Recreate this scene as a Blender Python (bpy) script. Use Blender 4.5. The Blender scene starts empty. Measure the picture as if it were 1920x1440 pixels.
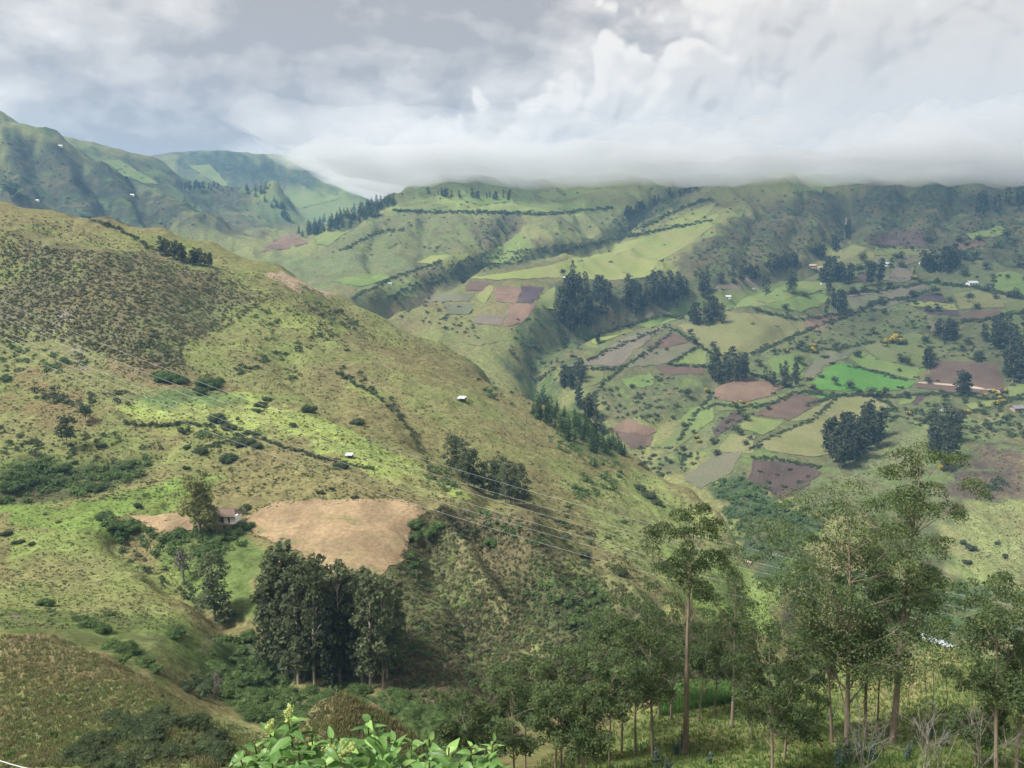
import bpy, math, random
import numpy as np
from mathutils import Vector, Matrix, noise as mnoise
from mathutils.geometry import delaunay_2d_cdt

scene = bpy.context.scene
COL = scene.collection
R = math.radians
random.seed(7); RNG = np.random.default_rng(7)

# ------------------------------------------------------------------ camera
F_PX, PITCH = 1450.0, R(8.0)
cam_d = bpy.data.cameras.new('camera'); cam = bpy.data.objects.new('camera', cam_d); COL.objects.link(cam)
cam_d.sensor_fit = 'HORIZONTAL'; cam_d.sensor_width = 36.0; cam_d.lens = 36.0*F_PX/1920.0
cam_d.clip_start = 0.1; cam_d.clip_end = 60000
cam.location = (0, 0, 0); cam.rotation_euler = (R(90)-PITCH, 0, 0)
scene.camera = cam

# ------------------------------------------------------------------ exposure
scene.view_settings.view_transform = 'Standard'; scene.view_settings.look = 'None'
scene.view_settings.gamma = 1.0; scene.view_settings.exposure = 2.05
scene.cycles.use_denoising = True
scene.cycles.max_bounces = 6; scene.cycles.diffuse_bounces = 3; scene.cycles.glossy_bounces = 2
scene.cycles.transmission_bounces = 3; scene.cycles.transparent_max_bounces = 8; scene.cycles.volume_bounces = 1
scene.cycles.use_adaptive_sampling = True; scene.cycles.adaptive_threshold = 0.02

# ------------------------------------------------------------------ sun (behind a thin cloud: soft and weak)
SUN_EL, SUN_AZ = R(54), R(-112)     # azimuth from +Y towards +X: high, from the left and a little behind
sun_d = bpy.data.lights.new('sun', 'SUN'); sun = bpy.data.objects.new('sun', sun_d); COL.objects.link(sun)
sun_d.energy = 2.0; sun_d.angle = R(14); sun_d.color = (1.0, 0.975, 0.93)
sdir = Vector((math.sin(SUN_AZ)*math.cos(SUN_EL), math.cos(SUN_AZ)*math.cos(SUN_EL), math.sin(SUN_EL)))
sun.rotation_euler = (-sdir).to_track_quat('-Z', 'Y').to_euler()

# ------------------------------------------------------------------ world: overcast sky with a brighter cloud bank
def nd(nt, typ, **kw):
    n = nt.nodes.new(typ)
    for k, v in kw.items():
        if k == 'ins':
            for i, val in v.items(): n.inputs[i].default_value = val
        else: setattr(n, k, v)
    return n
def mth(nt, op, a, b=None, c=None, clamp=False):
    n = nt.nodes.new('ShaderNodeMath'); n.operation = op; n.use_clamp = clamp
    for i, x in enumerate((a, b, c)):
        if x is None: continue
        if isinstance(x, (int, float)): n.inputs[i].default_value = x
        else: nt.links.new(x, n.inputs[i])
    return n.outputs[0]
def vmth(nt, op, a, b=None):
    n = nt.nodes.new('ShaderNodeVectorMath'); n.operation = op
    for i, x in enumerate((a, b)):
        if x is None: continue
        if isinstance(x, (tuple, list)): n.inputs[i].default_value = x
        elif isinstance(x, (int, float)): n.inputs['Scale'].default_value = x
        else: nt.links.new(x, n.inputs['Scale'] if (op == 'SCALE' and i == 1) else n.inputs[i])
    return n.outputs['Value'] if op in ('DOT_PRODUCT', 'LENGTH') else n.outputs['Vector']
def noise_n(nt, vec, scale, detail=4, rough=0.5, dist=0.0, lac=2.0):
    n = nt.nodes.new('ShaderNodeTexNoise'); n.inputs['Scale'].default_value = scale
    n.inputs['Detail'].default_value = detail; n.inputs['Roughness'].default_value = rough
    n.inputs['Distortion'].default_value = dist; n.inputs['Lacunarity'].default_value = lac
    if vec is not None: nt.links.new(vec, n.inputs['Vector'])
    return n
def ramp(nt, fac, stops, interp='LINEAR'):
    n = nt.nodes.new('ShaderNodeValToRGB'); cr = n.color_ramp; cr.interpolation = interp
    while len(cr.elements) > 1: cr.elements.remove(cr.elements[-1])
    for i, (p, c) in enumerate(stops):
        e = cr.elements[0] if i == 0 else cr.elements.new(p)
        e.position = p; e.color = (*c, 1) if len(c) == 3 else c
    nt.links.new(fac, n.inputs['Fac']); return n.outputs['Color']
def sstep(nt, x, a, b):
    n = nt.nodes.new('ShaderNodeMapRange'); n.interpolation_type = 'SMOOTHSTEP'
    n.inputs['From Min'].default_value = a; n.inputs['From Max'].default_value = b
    nt.links.new(x, n.inputs['Value']); return n.outputs['Result']
def mixc(nt, fac, a, b, mode='MIX'):
    n = nt.nodes.new('ShaderNodeMix'); n.data_type = 'RGBA'; n.blend_type = mode
    for sock, x in ((n.inputs['Factor'], fac), (n.inputs[6], a), (n.inputs[7], b)):
        if isinstance(x, (int, float)): sock.default_value = x
        elif isinstance(x, (tuple, list)): sock.default_value = (*x, 1) if len(x) == 3 else x
        else: nt.links.new(x, sock)
    return n.outputs[2]

def direction(az, el): return Vector((math.sin(R(az))*math.cos(R(el)), math.cos(R(az))*math.cos(R(el)), math.sin(R(el))))
world = bpy.data.worlds.new('World'); scene.world = world; world.use_nodes = True
world.cycles.sampling_method = 'MANUAL'; world.cycles.sample_map_resolution = 256
wt = world.node_tree; wt.nodes.clear()
w_out = wt.nodes.new('ShaderNodeOutputWorld')
sky = wt.nodes.new('ShaderNodeTexSky'); sky.sky_type = 'NISHITA'; sky.sun_disc = False
sky.sun_elevation = SUN_EL; sky.sun_rotation = SUN_AZ; sky.altitude = 2800
bg_sky = wt.nodes.new('ShaderNodeBackground'); bg_sky.inputs['Strength'].default_value = 0.07
wt.links.new(sky.outputs[0], bg_sky.inputs['Color'])
tc = wt.nodes.new('ShaderNodeTexCoord'); D = tc.outputs['Generated']
sep = wt.nodes.new('ShaderNodeSeparateXYZ'); wt.links.new(D, sep.inputs[0])
# high grey layer
NRM = direction(-14.0, 7.0).cross(direction(8.5, 19.6)).normalized()
if NRM.dot(direction(25, 8)) < 0: NRM = -NRM
EXP = 2.0**2.05
def sc(c, k=1.0): return tuple(x*k/EXP*w for x, w in zip(c, (1.02, .92, .79)))
Ds = vmth(wt, 'MULTIPLY', D, (1.0, 1.0, 1.7))
def hi_field(vec):
    return noise_n(wt, vec, 5.2, 6, 0.52, 0.0).outputs[0]
hi = hi_field(Ds); hi2 = hi_field(vmth(wt, 'ADD', Ds, (-0.012, 0.0, 0.035)))
rel = mth(wt, 'MULTIPLY', mth(wt, 'SUBTRACT', hi, hi2), 0.9)
gl = mth(wt, 'MULTIPLY', sstep(wt, mth(wt, 'ABSOLUTE', mth(wt, 'ADD', vmth(wt, 'DOT_PRODUCT', D, tuple(NRM)), 0.09)), 0.20, 0.0), -0.13)   # the layer is thickest against the bank
lowc = mth(wt, 'MULTIPLY', sstep(wt, sep.outputs['Z'], 0.30, 0.12), 0.07)       # cloud thickens towards the horizon
hi_col = ramp(wt, mth(wt, 'ADD', mth(wt, 'ADD', mth(wt, 'ADD', hi, rel), gl), lowc), [(0.33, sc((.47, .455, .45))), (0.42, sc((.60, .59, .585))), (0.50, sc((.75, .74, .735))), (0.58, sc((.86, .86, .86))), (0.67, sc((1.04, 1.04, 1.04)))], 'EASE')
# low cumulus bank: one side of a great circle, its edge broken into billows
nrm = NRM
sd = vmth(wt, 'DOT_PRODUCT', D, tuple(nrm))
def puff(vec, scale, det=2.0):
    w = noise_n(wt, vec, scale*1.3, 2, .55); wv = vmth(wt, 'ADD', vec, vmth(wt, 'SCALE', vmth(wt, 'SUBTRACT', w.outputs['Color'], (.5, .5, .5)), 0.10))
    v = wt.nodes.new('ShaderNodeTexVoronoi'); v.inputs['Scale'].default_value = scale; v.inputs['Detail'].default_value = det; v.inputs['Roughness'].default_value = .52
    wt.links.new(wv, v.inputs['Vector']); return mth(wt, 'SUBTRACT', 1.0, v.outputs['Distance'])
h1 = puff(D, 11.0); h2 = puff(vmth(wt, 'ADD', D, tuple(0.012*(direction(-60, 55)))), 11.0)
big = noise_n(wt, D, 7.0, 4, .55, .0)
bump = mth(wt, 'ADD', mth(wt, 'MULTIPLY', mth(wt, 'SUBTRACT', h1, 0.55), 0.11), mth(wt, 'MULTIPLY', mth(wt, 'SUBTRACT', big.outputs[0], 0.5), 0.13))
bd = mth(wt, 'ADD', sd, bump)
mask = sstep(wt, bd, -0.004, 0.018)
b3 = noise_n(wt, vmth(wt, 'MULTIPLY', D, (1.0, 1.0, 1.6)), 4.6, 6, 0.5, 0.0)
relief = mth(wt, 'MULTIPLY', mth(wt, 'SUBTRACT', h1, h2), mth(wt, 'MULTIPLY_ADD', sstep(wt, bd, 0.20, 0.02), 0.75, 0.14))
inner = mth(wt, 'ADD', mth(wt, 'ADD', mth(wt, 'MULTIPLY_ADD', mth(wt, 'SUBTRACT', b3.outputs[0], .5), .42, .53), mth(wt, 'MULTIPLY', relief, 0.42)), mth(wt, 'MULTIPLY', sstep(wt, bd, 0.10, 0.0), 0.05))
bank_col = ramp(wt, inner, [(0.30, sc((.50, .50, .505))), (0.42, sc((.68, .68, .685))), (0.52, sc((.86, .865, .87))), (0.66, sc((1.06, 1.06, 1.06)))], 'EASE')
base_g = sstep(wt, sep.outputs['Z'], 0.21, 0.09)        # the flat underside of the bank is greyer
bank_col = mixc(wt, mth(wt, 'MULTIPLY', base_g, 0.35), bank_col, sc((.50, .505, .52)))
cl = mixc(wt, mask, hi_col, bank_col)
bg_cl = wt.nodes.new('ShaderNodeBackground'); wt.links.new(cl, bg_cl.inputs['Color']); bg_cl.inputs['Strength'].default_value = 1.0
mixw = wt.nodes.new('ShaderNodeMixShader'); mixw.inputs[0].default_value = 0.93
wt.links.new(bg_sky.outputs[0], mixw.inputs[1]); wt.links.new(bg_cl.outputs[0], mixw.inputs[2])
wt.links.new(mixw.outputs[0], w_out.inputs['Surface'])
# ================================================================== terrain: one height field z(azimuth, distance)
CP, SP = math.cos(PITCH), math.sin(PITCH)
def pix_dir(u, v):
    x = (np.asarray(u, float)-960)/F_PX; y = -(np.asarray(v, float)-720)/F_PX
    return x, CP+y*SP, -SP+y*CP
def ctl(u, v, Y):
    if Y > 2000: Y = 2000+(Y-2000)*.4                # the farthest ranges stand closer together
    dx, dy, dz = pix_dir(u, v); k = Y/dy
    x, y, z = dx*k, Y, dz*k; r = math.hypot(x, y)
    return (math.atan2(x, y), math.log(r), z/r)
NEAR = [(2, 1950), (5, 1850), (20, 1640)]
PROF = {
 -330: [(45,1520),(70,1430),(95,1290),(118,1180),(135,1230),(160,1180),(185,1110),(215,1030),(240,975),(275,900),(300,840),(330,770),(370,700),(400,650),(430,560),(470,440),(490,390),(530,400),(560,370),(600,340),(650,440),(750,560),(900,580),(1100,500),(1300,370),(1500,230),(1650,150),(1800,220),(2100,260),(2600,300),(4500,290),(8000,300)],
 0:    [(45,1520),(70,1440),(95,1290),(112,1205),(118,1187),(130,1230),(145,1190),(160,1160),(185,1110),(215,1040),(240,985),(275,905),(300,850),(330,790),(370,720),(400,680),(430,600),(470,490),(490,430),(530,432),(560,405),(600,378),(650,470),(750,600),(900,640),(1100,560),(1300,430),(1500,300),(1650,208),(1800,260),(2100,300),(2600,320),(4500,300),(8000,310)],
 1345: [(300,1130),(345,1065),(390,1008),(424,960),(450,1010),(480,1060)], 1375: [(300,1160),(345,1095),(385,1040),(412,1002),(436,1060),(465,1090)], 1445: [(300,1215),(345,1140),(384,1082),(405,1130)],
 100:  [(470,500),(490,452),(530,450),(560,418),(600,393),(650,475),(750,600),(112,1198),(120,1186),(132,1240),(150,1190),(1500,310),(1640,252),(1750,290),(2200,250)],
 200:  [(45,1530),(70,1440),(90,1300),(102,1238),(107,1222),(122,1265),(140,1225),(155,1198),(180,1130),(215,1060),(240,985),(270,930),(300,870),(330,800),(370,720),(405,650),(430,590),(470,510),(490,468),(530,468),(560,432),(600,408),(650,480),(750,600),(900,640),(1100,560),(1300,450),(1500,365),(1600,312),(1800,330),(2200,274),(2600,330),(4000,320),(4700,300),(6500,310)],
 300:  [(500,492),(530,488),(560,455),(600,427),(650,500),(84,1330),(96,1285),(112,1300),(140,1245),(160,1190),(1450,400),(1580,362),(1700,390),(2150,300),(4600,291)],
 400:  [(45,1540),(65,1470),(80,1380),(88,1350),(100,1390),(120,1370),(142,1310),(163,1245),(170,1205),(177,1183),(200,1120),(225,1040),(247,985),(270,935),(310,860),(345,790),(390,715),(430,650),(470,590),(500,545),(520,508),(560,490),(600,455),(650,520),(750,620),(900,650),(1100,560),(1300,480),(1400,445),(1500,396),(1600,430),(1900,390),(2150,352),(2450,420),(3500,365),(4600,284),(6500,310)],
 465: [(1900,400),(2100,352),(2200,350),(2400,410)],
 520:  [(66,1470),(78,1410),(84,1382),(95,1440),(120,1390),(150,1310),(170,1260),(178,1190),(215,1085),(247,985),(600,498),(660,570),(1150,530),(1420,460),(1900,420),(2150,348),(2400,430),(3200,400),(4600,294)],
 595:  [(66,1370),(71,1312),(79,1400)], 685: [(66,1360),(71,1308),(79,1395)],
 560:  [(64,1420),(72,1365),(2150,415),(2300,450)],
 640:  [(45,1550),(60,1440),(66,1340),(70,1298),(78,1400),(110,1420),(140,1345),(150,1320),(165,1285),(185,1200),(205,1110),(217,1068),(240,1000),(265,940),(290,895),(320,850),(350,800),(400,740),(440,690),(480,640),(540,600),(600,570),(640,556),(700,640),(800,660),(900,600),(1000,545),(1100,515),(1300,465),(1430,432),(1500,408),(1700,445),(2200,420),(3000,400),(3500,372),(4500,312),(6000,330)],
 720:  [(540,632),(600,606),(640,593),(690,670),(64,1400),(72,1330),(80,1400),(1500,400),(1600,380),(2000,400),(3500,385),(4500,348),(6000,360)],
 790:  [(70,1390),(262,962),(272,948),(1650,372),(1800,345)],
 820:  [(45,1550),(60,1480),(80,1440),(110,1440),(130,1390),(160,1300),(185,1220),(210,1130),(235,1050),(257,985),(270,950),(285,935),(305,920),(320,905),(340,870),(380,810),(430,745),(500,690),(560,660),(600,640),(680,740),(780,760),(850,690),(890,630),(960,580),(1100,520),(1300,450),(1450,402),(1600,370),(1900,328),(2100,320),(2600,330)],
 900:  [(540,705),(570,685),(655,745),(225,1085),(245,1020),(265,960),(280,940),(300,930),(600,678),(880,655)],
 1000: [(45,1550),(62,1470),(85,1420),(110,1430),(140,1390),(170,1300),(195,1210),(220,1120),(245,1040),(262,985),(277,995),(300,970),(330,930),(370,880),(420,830),(480,780),(560,742),(600,715),(660,800),(750,840),(800,760),(850,710),(910,650),(940,600),(1000,560),(1100,520),(1200,480),(1350,440),(1500,402),(1700,360),(1900,322),(2100,315),(2600,330)],
 1100: [(62,1450),(90,1390),(110,1400),(150,1390),(215,1160),(235,1090),(246,1058),(262,1065),(290,1030),(540,785),(570,772),(620,870),(730,870),(790,780)],
 1200: [(45,1520),(62,1445),(80,1390),(95,1335),(105,1308),(125,1400),(150,1420),(190,1290),(222,1150),(233,1108),(248,1112),(265,1090),(300,1050),(350,990),(400,940),(450,890),(500,858),(560,960),(640,950),(700,865),(735,835),(780,780),(830,730),(880,680),(930,640),(990,612),(1050,585),(1100,550),(1150,520),(1300,480),(1400,445),(1550,400),(1700,360),(1850,320),(2000,310),(2600,320)],
 1300: [(62,1440),(80,1380),(105,1280),(130,1400),(180,1370),(215,1230),(228,1175),(250,1180),(300,1110),(400,990),(455,920),(500,1000),(560,985),(640,905),(690,860)],
 1400: [(45,1510),(62,1440),(80,1370),(100,1300),(108,1275),(130,1400),(170,1450),(230,1330),(290,1230),(330,1160),(360,1110),(395,1055),(420,1140),(455,1125),(500,1050),(540,990),(580,940),(620,905),(660,855),(720,800),(780,760),(850,710),(920,660),(980,620),(1060,580),(1120,550),(1200,520),(1300,485),(1450,430),(1600,390),(1750,352),(1850,315),(2000,300),(2600,320)],
 1490: [(300,1240),(345,1170),(372,1120),(400,1180),(430,1150),(470,1090)],
 1600: [(45,1500),(62,1430),(80,1350),(100,1270),(112,1235),(135,1400),(200,1450),(300,1330),(380,1215),(420,1150),(460,1075),(510,990),(560,930),(620,880),(660,842),(700,832),(760,790),(820,740),(900,690),(980,650),(1060,610),(1130,570),(1200,535),(1300,490),(1450,430),(1600,385),(1750,348),(1830,315),(2000,300),(2600,320)],
 1780: [(45,1500),(62,1420),(80,1330),(100,1250),(112,1213),(135,1350),(200,1450),(320,1320),(395,1215),(430,1190),(450,1150),(475,1100),(510,1040),(545,970),(590,910),(640,850),(690,810),(760,770),(830,730),(900,690),(980,640),(1060,600),(1130,570),(1230,530),(1330,480),(1450,430),(1600,390),(1750,352),(1830,318),(2000,300),(2600,320)],
 1960: [(45,1500),(62,1420),(80,1350),(100,1290),(115,1230),(140,1350),(220,1420),(330,1300),(410,1195),(445,1130),(480,1085),(515,1010),(550,955),(590,890),(640,840),(690,800),(760,760),(830,720),(900,680),(980,630),(1060,590),(1130,560),(1230,520),(1330,475),(1450,430),(1600,390),(1750,355),(1830,320),(2000,300),(2600,320)],
 2350: [(45,1500),(62,1420),(100,1290),(140,1350),(220,1400),(330,1280),(420,1160),(500,1020),(590,870),(690,780),(830,700),(980,610),(1130,540),(1330,460),(1600,380),(1830,320),(2000,300),(2600,320)],
}
pts = []
for u, pr in PROF.items():
    if u in (-330, 0, 200, 400, 640, 820, 1000, 1200, 1400, 1600, 1780, 1960, 2350): pr = NEAR+pr
    for Y, v in pr: pts.append(ctl(u, v, Y))
for az in (-180, -125, -85, 85, 125, 180):           # out of view: the hillside the road is cut into
    s = 0.25 if abs(az) > 100 else -0.12
    for r, e in ((2, -0.85), (6, 0.1*(abs(az) > 100)-0.5), (20, s-0.1), (60, s), (200, s), (700, s), (2000, 0.12), (5200, 0.05)):
        pts.append((R(az), math.log(r), e))
for az in np.linspace(-55, 55, 12): pts += [(R(az), math.log(4300), .065), (R(az), math.log(5200), .04)]
pts = np.array(pts)
KA = 2.2                                              # azimuth against log-distance
CX = np.c_[pts[:, 0]*KA, pts[:, 1]]; CE = pts[:, 2]
C2 = 0.02**2
def phi(d2): return np.sqrt(d2+C2)
nC = len(CX)
A = phi(((CX[:, None]-CX[None])**2).sum(-1)); A = A - np.eye(nC)*2e-3
M = np.zeros((nC+1, nC+1)); M[:nC, :nC] = A; M[:nC, nC] = 1; M[nC, :nC] = 1
W = np.linalg.solve(M, np.r_[CE, 0])
def rbf(a, l):
    a = a.ravel()*KA; l = l.ravel(); out = np.empty(len(a))
    for i in range(0, len(a), 40000):
        d2 = (a[i:i+40000, None]-CX[None, :, 0])**2+(l[i:i+40000, None]-CX[None, :, 1])**2
        out[i:i+40000] = phi(d2) @ W[:nC] + W[nC]
    return out
# ---- value noise in world xy
_perm = RNG.random((256, 256))
def vnoise(x, y):
    xi = np.floor(x).astype(int); yi = np.floor(y).astype(int); fx = x-xi; fy = y-yi
    fx = fx*fx*fx*(fx*(fx*6-15)+10); fy = fy*fy*fy*(fy*(fy*6-15)+10)
    a = _perm[xi & 255, yi & 255]; b = _perm[(xi+1) & 255, yi & 255]; c = _perm[xi & 255, (yi+1) & 255]; d = _perm[(xi+1) & 255, (yi+1) & 255]
    return (a*(1-fx)+b*fx)*(1-fy)+(c*(1-fx)+d*fx)*fy
def fbm(x, y, s, o=4, g=0.5):
    t = 0; k = 1; n = 0; ca, sa = 0.8, 0.6
    for i in range(o):
        t = t+k*vnoise(x/s+17.3*i, y/s-9.1*i); n += k; k *= g; s /= 2.03
        x, y = ca*x-sa*y, sa*x+ca*y
    return t/n
def ridged(x, y, s, o=3):
    t = 0; k = 1; n = 0
    for i in range(o):
        t = t+k*(1-np.abs(2*vnoise(x/s+7.7*i, y/s+3.3*i)-1)); n += k; k *= .5; s /= 2.1
    return t/n
# ---- polar grid
AZ = np.r_[np.linspace(-180, -60, 14)[:-1], np.linspace(-60, -38, 24)[:-1], np.linspace(-38, 38, 721), np.linspace(38, 60, 24)[1:], np.linspace(60, 180, 14)[1:]]*math.pi/180
def geo(a, b, n): return np.linspace(math.log(a), math.log(b), n, endpoint=False)
LR = np.r_[geo(1.2, 40, 26), geo(40, 130, 150), geo(130, 1100, 470), geo(1100, 2500, 150), geo(2500, 5200, 54), [math.log(5200)]]
nA, nR = len(AZ), len(LR)
# the smooth field on a coarse set of rows and columns, then linear in between
ia = np.unique(np.r_[np.arange(0, nA, 3), nA-1]); ir = np.unique(np.r_[np.arange(0, nR, 2), nR-1])
ga, gl = np.meshgrid(AZ[ia], LR[ir], indexing='ij')
Ec = rbf(ga, gl).reshape(ga.shape)
E1 = np.array([np.interp(AZ, AZ[ia], Ec[:, j]) for j in range(len(ir))]).T
E = np.array([np.interp(LR, LR[ir], E1[i]) for i in range(nA)])
GA, GL = np.meshgrid(AZ, LR, indexing='ij'); GR = np.exp(GL)
GX, GY = GR*np.sin(GA), GR*np.cos(GA); GZ = E*GR
def interp(G, az, lr):
    fi = np.interp(az, AZ, np.arange(nA)); fj = np.interp(lr, LR, np.arange(nR))
    i = np.clip(fi.astype(int), 0, nA-2); j = np.clip(fj.astype(int), 0, nR-2); a = fi-i; b = fj-j
    return (G[i, j]*(1-b)+G[i, j+1]*b)*(1-a)+(G[i+1, j]*(1-b)+G[i+1, j+1]*b)*a
def hz(x, y):
    x = np.asarray(x, float); y = np.asarray(y, float)
    return interp(GZ, np.arctan2(x, y), np.log(np.maximum(np.hypot(x, y), 1.21)))
def hit(u, v, rmin=42.0, rmax=5000.0):
    """where the sight line through a point of the view meets the ground (for setting things out on the terrain)"""
    u = np.atleast_1d(np.asarray(u, float)); v = np.atleast_1d(np.asarray(v, float))
    dx, dy, dz = pix_dir(u, v); h = np.hypot(dx, dy); az = np.arctan2(dx, dy); e = dz/h
    ls = np.linspace(math.log(rmin), math.log(rmax), 900); out = np.full(len(u), np.nan); idx = np.arange(len(u)); prev = None
    for k, l in enumerate(ls):
        if not len(idx): break
        d = e[idx]-interp(GZ, az[idx], np.full(len(idx), l))/math.exp(l)
        if k:
            c = (d <= 0) & (prev > 0)
            out[idx[c]] = ls[k-1]+(l-ls[k-1])*prev[c]/(prev[c]-d[c])
            idx = idx[~c]; d = d[~c]
        prev = d
    r = np.exp(out)
    return r*np.sin(az), r*np.cos(az), r*e
# ---- gullies cut into the slopes (set out along lines on the smooth ground)
def seg_dist(ax, ay, line):
    d = np.full(ax.shape, 1e9)
    for (x0, y0), (x1, y1) in zip(line[:-1], line[1:]):
        vx, vy = x1-x0, y1-y0; t = np.clip(((ax-x0)*vx+(ay-y0)*vy)/(vx*vx+vy*vy+1e-9), 0, 1)
        d = np.minimum(d, np.hypot(ax-x0-t*vx, ay-y0-t*vy))
    return d
GULLIES = [  # (points in the view, half width, depth)
 ([(700,575),(800,530),(880,490),(1000,470),(1130,455),(1170,415),(1230,380),(1310,345)], 34, 34),
 ([(880,490),(940,460),(960,420)], 24, 20),
 ([(1330,560),(1450,510),(1540,480),(1590,430),(1600,360)], 44, 40),
 ([(980,720),(1010,640),(1080,600),(1180,585),(1290,560),(1340,555)], 34, 30),
 ([(1190,850),(1240,790),(1300,760),(1370,690),(1420,660),(1530,600),(1700,590)], 18, 9),
 ([(1440,960),(1470,900),(1510,865)], 18, 6),
 ([(880,960),(930,905),(870,860),(790,810)], 14, 7),
 ([(0,930),(130,880),(280,860)], 14, 4),
 ([(520,1260),(430,1160),(330,1080),(230,1000)], 9, 5),
 ([(1090,1200),(1000,1110),(930,1010),(890,960)], 13, 11), ([(1050,1250),(960,1140),(900,1060),(850,985)], 7, -6), ([(960,1300),(890,1190),(835,1090),(800,1010)], 10, 7), ([(840,950),(920,955),(1000,987),(1060,1030),(1110,1062),(1230,1112),(1290,1172)], 6, -4.5), ([(1190,1210),(1130,1150),(1080,1080)], 9, 6), ([(1240,1190),(1190,1140),(1150,1095)], 6, -3),
 ([(1390,500),(1410,440),(1440,380)], 20, 16), ([(1330,470),(1370,420),(1400,370)], 16, -8), ([(1480,480),(1500,420),(1510,360)], 18, 14), ([(1660,470),(1680,410),(1700,360)], 24, 18), ([(1760,450),(1790,390),(1800,355)], 24, 18), ([(1100,430),(1080,400),(1060,365)], 18, 10), ([(800,500),(790,450),(800,410)], 16, 9), ([(700,520),(690,470),(720,430)], 18, 10, 900),
 ([(100,420),(90,340),(60,270)], 30, 26, 900), ([(220,410),(180,350),(150,300)], 30, 24, 900), ([(300,420),(270,380),(240,340)], 26, 20, 900), ([(620,360),(560,330),(520,310)], 40, 30, 900),
 ([(0,640),(150,660),(260,700)], 16, 5), ([(640,780),(560,720),(520,640)], 12, 3),
]
cuts = []
for line, w, dep, *rm_ in GULLIES:
    hx, hy, _ = hit([p[0] for p in line], [p[1] for p in line], rm_[0] if rm_ else 100)
    ok = ~np.isnan(hx); cuts.append((list(zip(hx[ok], hy[ok])), w, dep))
for line, w, dep in cuts:
    if len(line) < 2: continue
    wob = (fbm(GX, GY, w*1.5, 2)-.5)*w*1.0
    d = seg_dist(GX, GY, line)+wob
    GZ -= dep*np.exp(-np.maximum(d, 0)**2/(2*(w*.5)**2))
# ---- natural roughness: spurs and hollows, then small lumps
amp = np.clip((GR-45)/200, 0, 1)
GZ += amp*((ridged(GX, GY, 170)-.55)*np.clip(GR/45, 2, 34)*np.clip((2800-GR)/900, .35, 1) * np.clip((GR-700)/500, 0.04, 1))
GZ += amp*((fbm(GX, GY, 60, 3)-.5)*np.clip(GR/90, 1, 12)) + np.clip((GR-8)/40, 0, 1)*((fbm(GX, GY, 9, 3)-.5)*np.clip(GR/110, .5, 2.5))
# runnels down the two scrub slopes
wA = np.clip(1-np.abs(GR-225)/70, 0, 1)*np.clip((GA+.11)/.06, 0, 1)*np.clip((.30-GA)/.1, 0, 1)
GZ += wA*(ridged(GX*1.0+GY*.35, GY*.30, 26, 3)-.55)*7.5
wB = np.clip(1-np.abs(GR-520)/65, 0, 1)*np.clip((-.33-GA)/.08, 0, 1)
GZ += wB*(ridged(GX-GY*.2, GY*.35, 40, 3)-.55)*6
wC = np.clip((GR-900)/300, 0, 1)
GZ += wC*(ridged(GX+GY*.3, GY*.5, 70, 3)-.55)*np.clip(GR/95, 8, 17)*np.clip((2600-GR)/900, .25, 1)

def grid_mesh(name):
    me = bpy.data.meshes.new(name); nv = nA*nR
    me.vertices.add(nv); me.vertices.foreach_set('co', np.stack([GX, GY, GZ], -1).astype(np.float32).ravel())
    i, j = np.meshgrid(np.arange(nA-1), np.arange(nR-1), indexing='ij'); b = (i*nR+j).ravel()
    q = np.stack([b, b+1, b+nR+1, b+nR], -1).astype(np.int32)[:, ::-1].ravel()
    nf = len(b); me.loops.add(nf*4); me.loops.foreach_set('vertex_index', q)
    me.polygons.add(nf); me.polygons.foreach_set('loop_start', np.arange(0, nf*4, 4, dtype=np.int32))
    me.polygons.foreach_set('use_smooth', np.ones(nf, bool)); me.update(calc_edges=True); me.validate()
    return me
# ================================================================== materials
def pos_node(nt): return nt.nodes.new('ShaderNodeNewGeometry').outputs['Position']
def new_mat(name):
    m = bpy.data.materials.new(name); m.use_nodes = True; nt = m.node_tree; nt.nodes.clear()
    return m, nt, nt.nodes.new('ShaderNodeOutputMaterial')
def soil_mat(name, col, col2, stripe=0.0, ang=0.0, period=3.0, scale=0.05, green=0.0):
    """a worked field: two soil tones in patches, fine clods, furrows along one direction"""
    m, nt, out = new_mat(name); p = pos_node(nt)
    b = nt.nodes.new('ShaderNodeBsdfDiffuse'); b.inputs['Roughness'].default_value = 0
    n = noise_n(nt, p, scale, 5, .6, .6); n2 = noise_n(nt, p, 0.7, 4, .65)
    c = mixc(nt, sstep(nt, n.outputs[0], .38, .62), col, col2)
    if green:
        n3 = noise_n(nt, p, 0.11, 5, .62, .3); c = mixc(nt, mth(nt, 'MULTIPLY', sstep(nt, n3.outputs[0], .52, .7), green), c, (.10, .14, .045))
    v = mth(nt, 'MULTIPLY_ADD', n2.outputs[0], 1.3, 0.35)
    if stripe:
        w = nt.nodes.new('ShaderNodeTexWave'); w.inputs['Scale'].default_value = 0.314/period; w.inputs['Distortion'].default_value = 1.6; w.inputs['Detail'].default_value = 2; w.inputs['Detail Scale'].default_value = .6
        mp = nt.nodes.new('ShaderNodeMapping'); mp.inputs['Rotation'].default_value = (0, 0, ang); nt.links.new(p, mp.inputs[0]); nt.links.new(mp.outputs[0], w.inputs[0])
        v = mth(nt, 'MULTIPLY', v, mth(nt, 'MULTIPLY_ADD', w.outputs['Fac'], stripe, 1-stripe*.5))
    h = nt.nodes.new('ShaderNodeVectorMath'); h.operation = 'SCALE'; nt.links.new(c, h.inputs[0]); nt.links.new(v, h.inputs['Scale'])
    nt.links.new(h.outputs[0], b.inputs['Color']); nt.links.new(b.outputs[0], out.inputs['Surface'])
    return m
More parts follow.
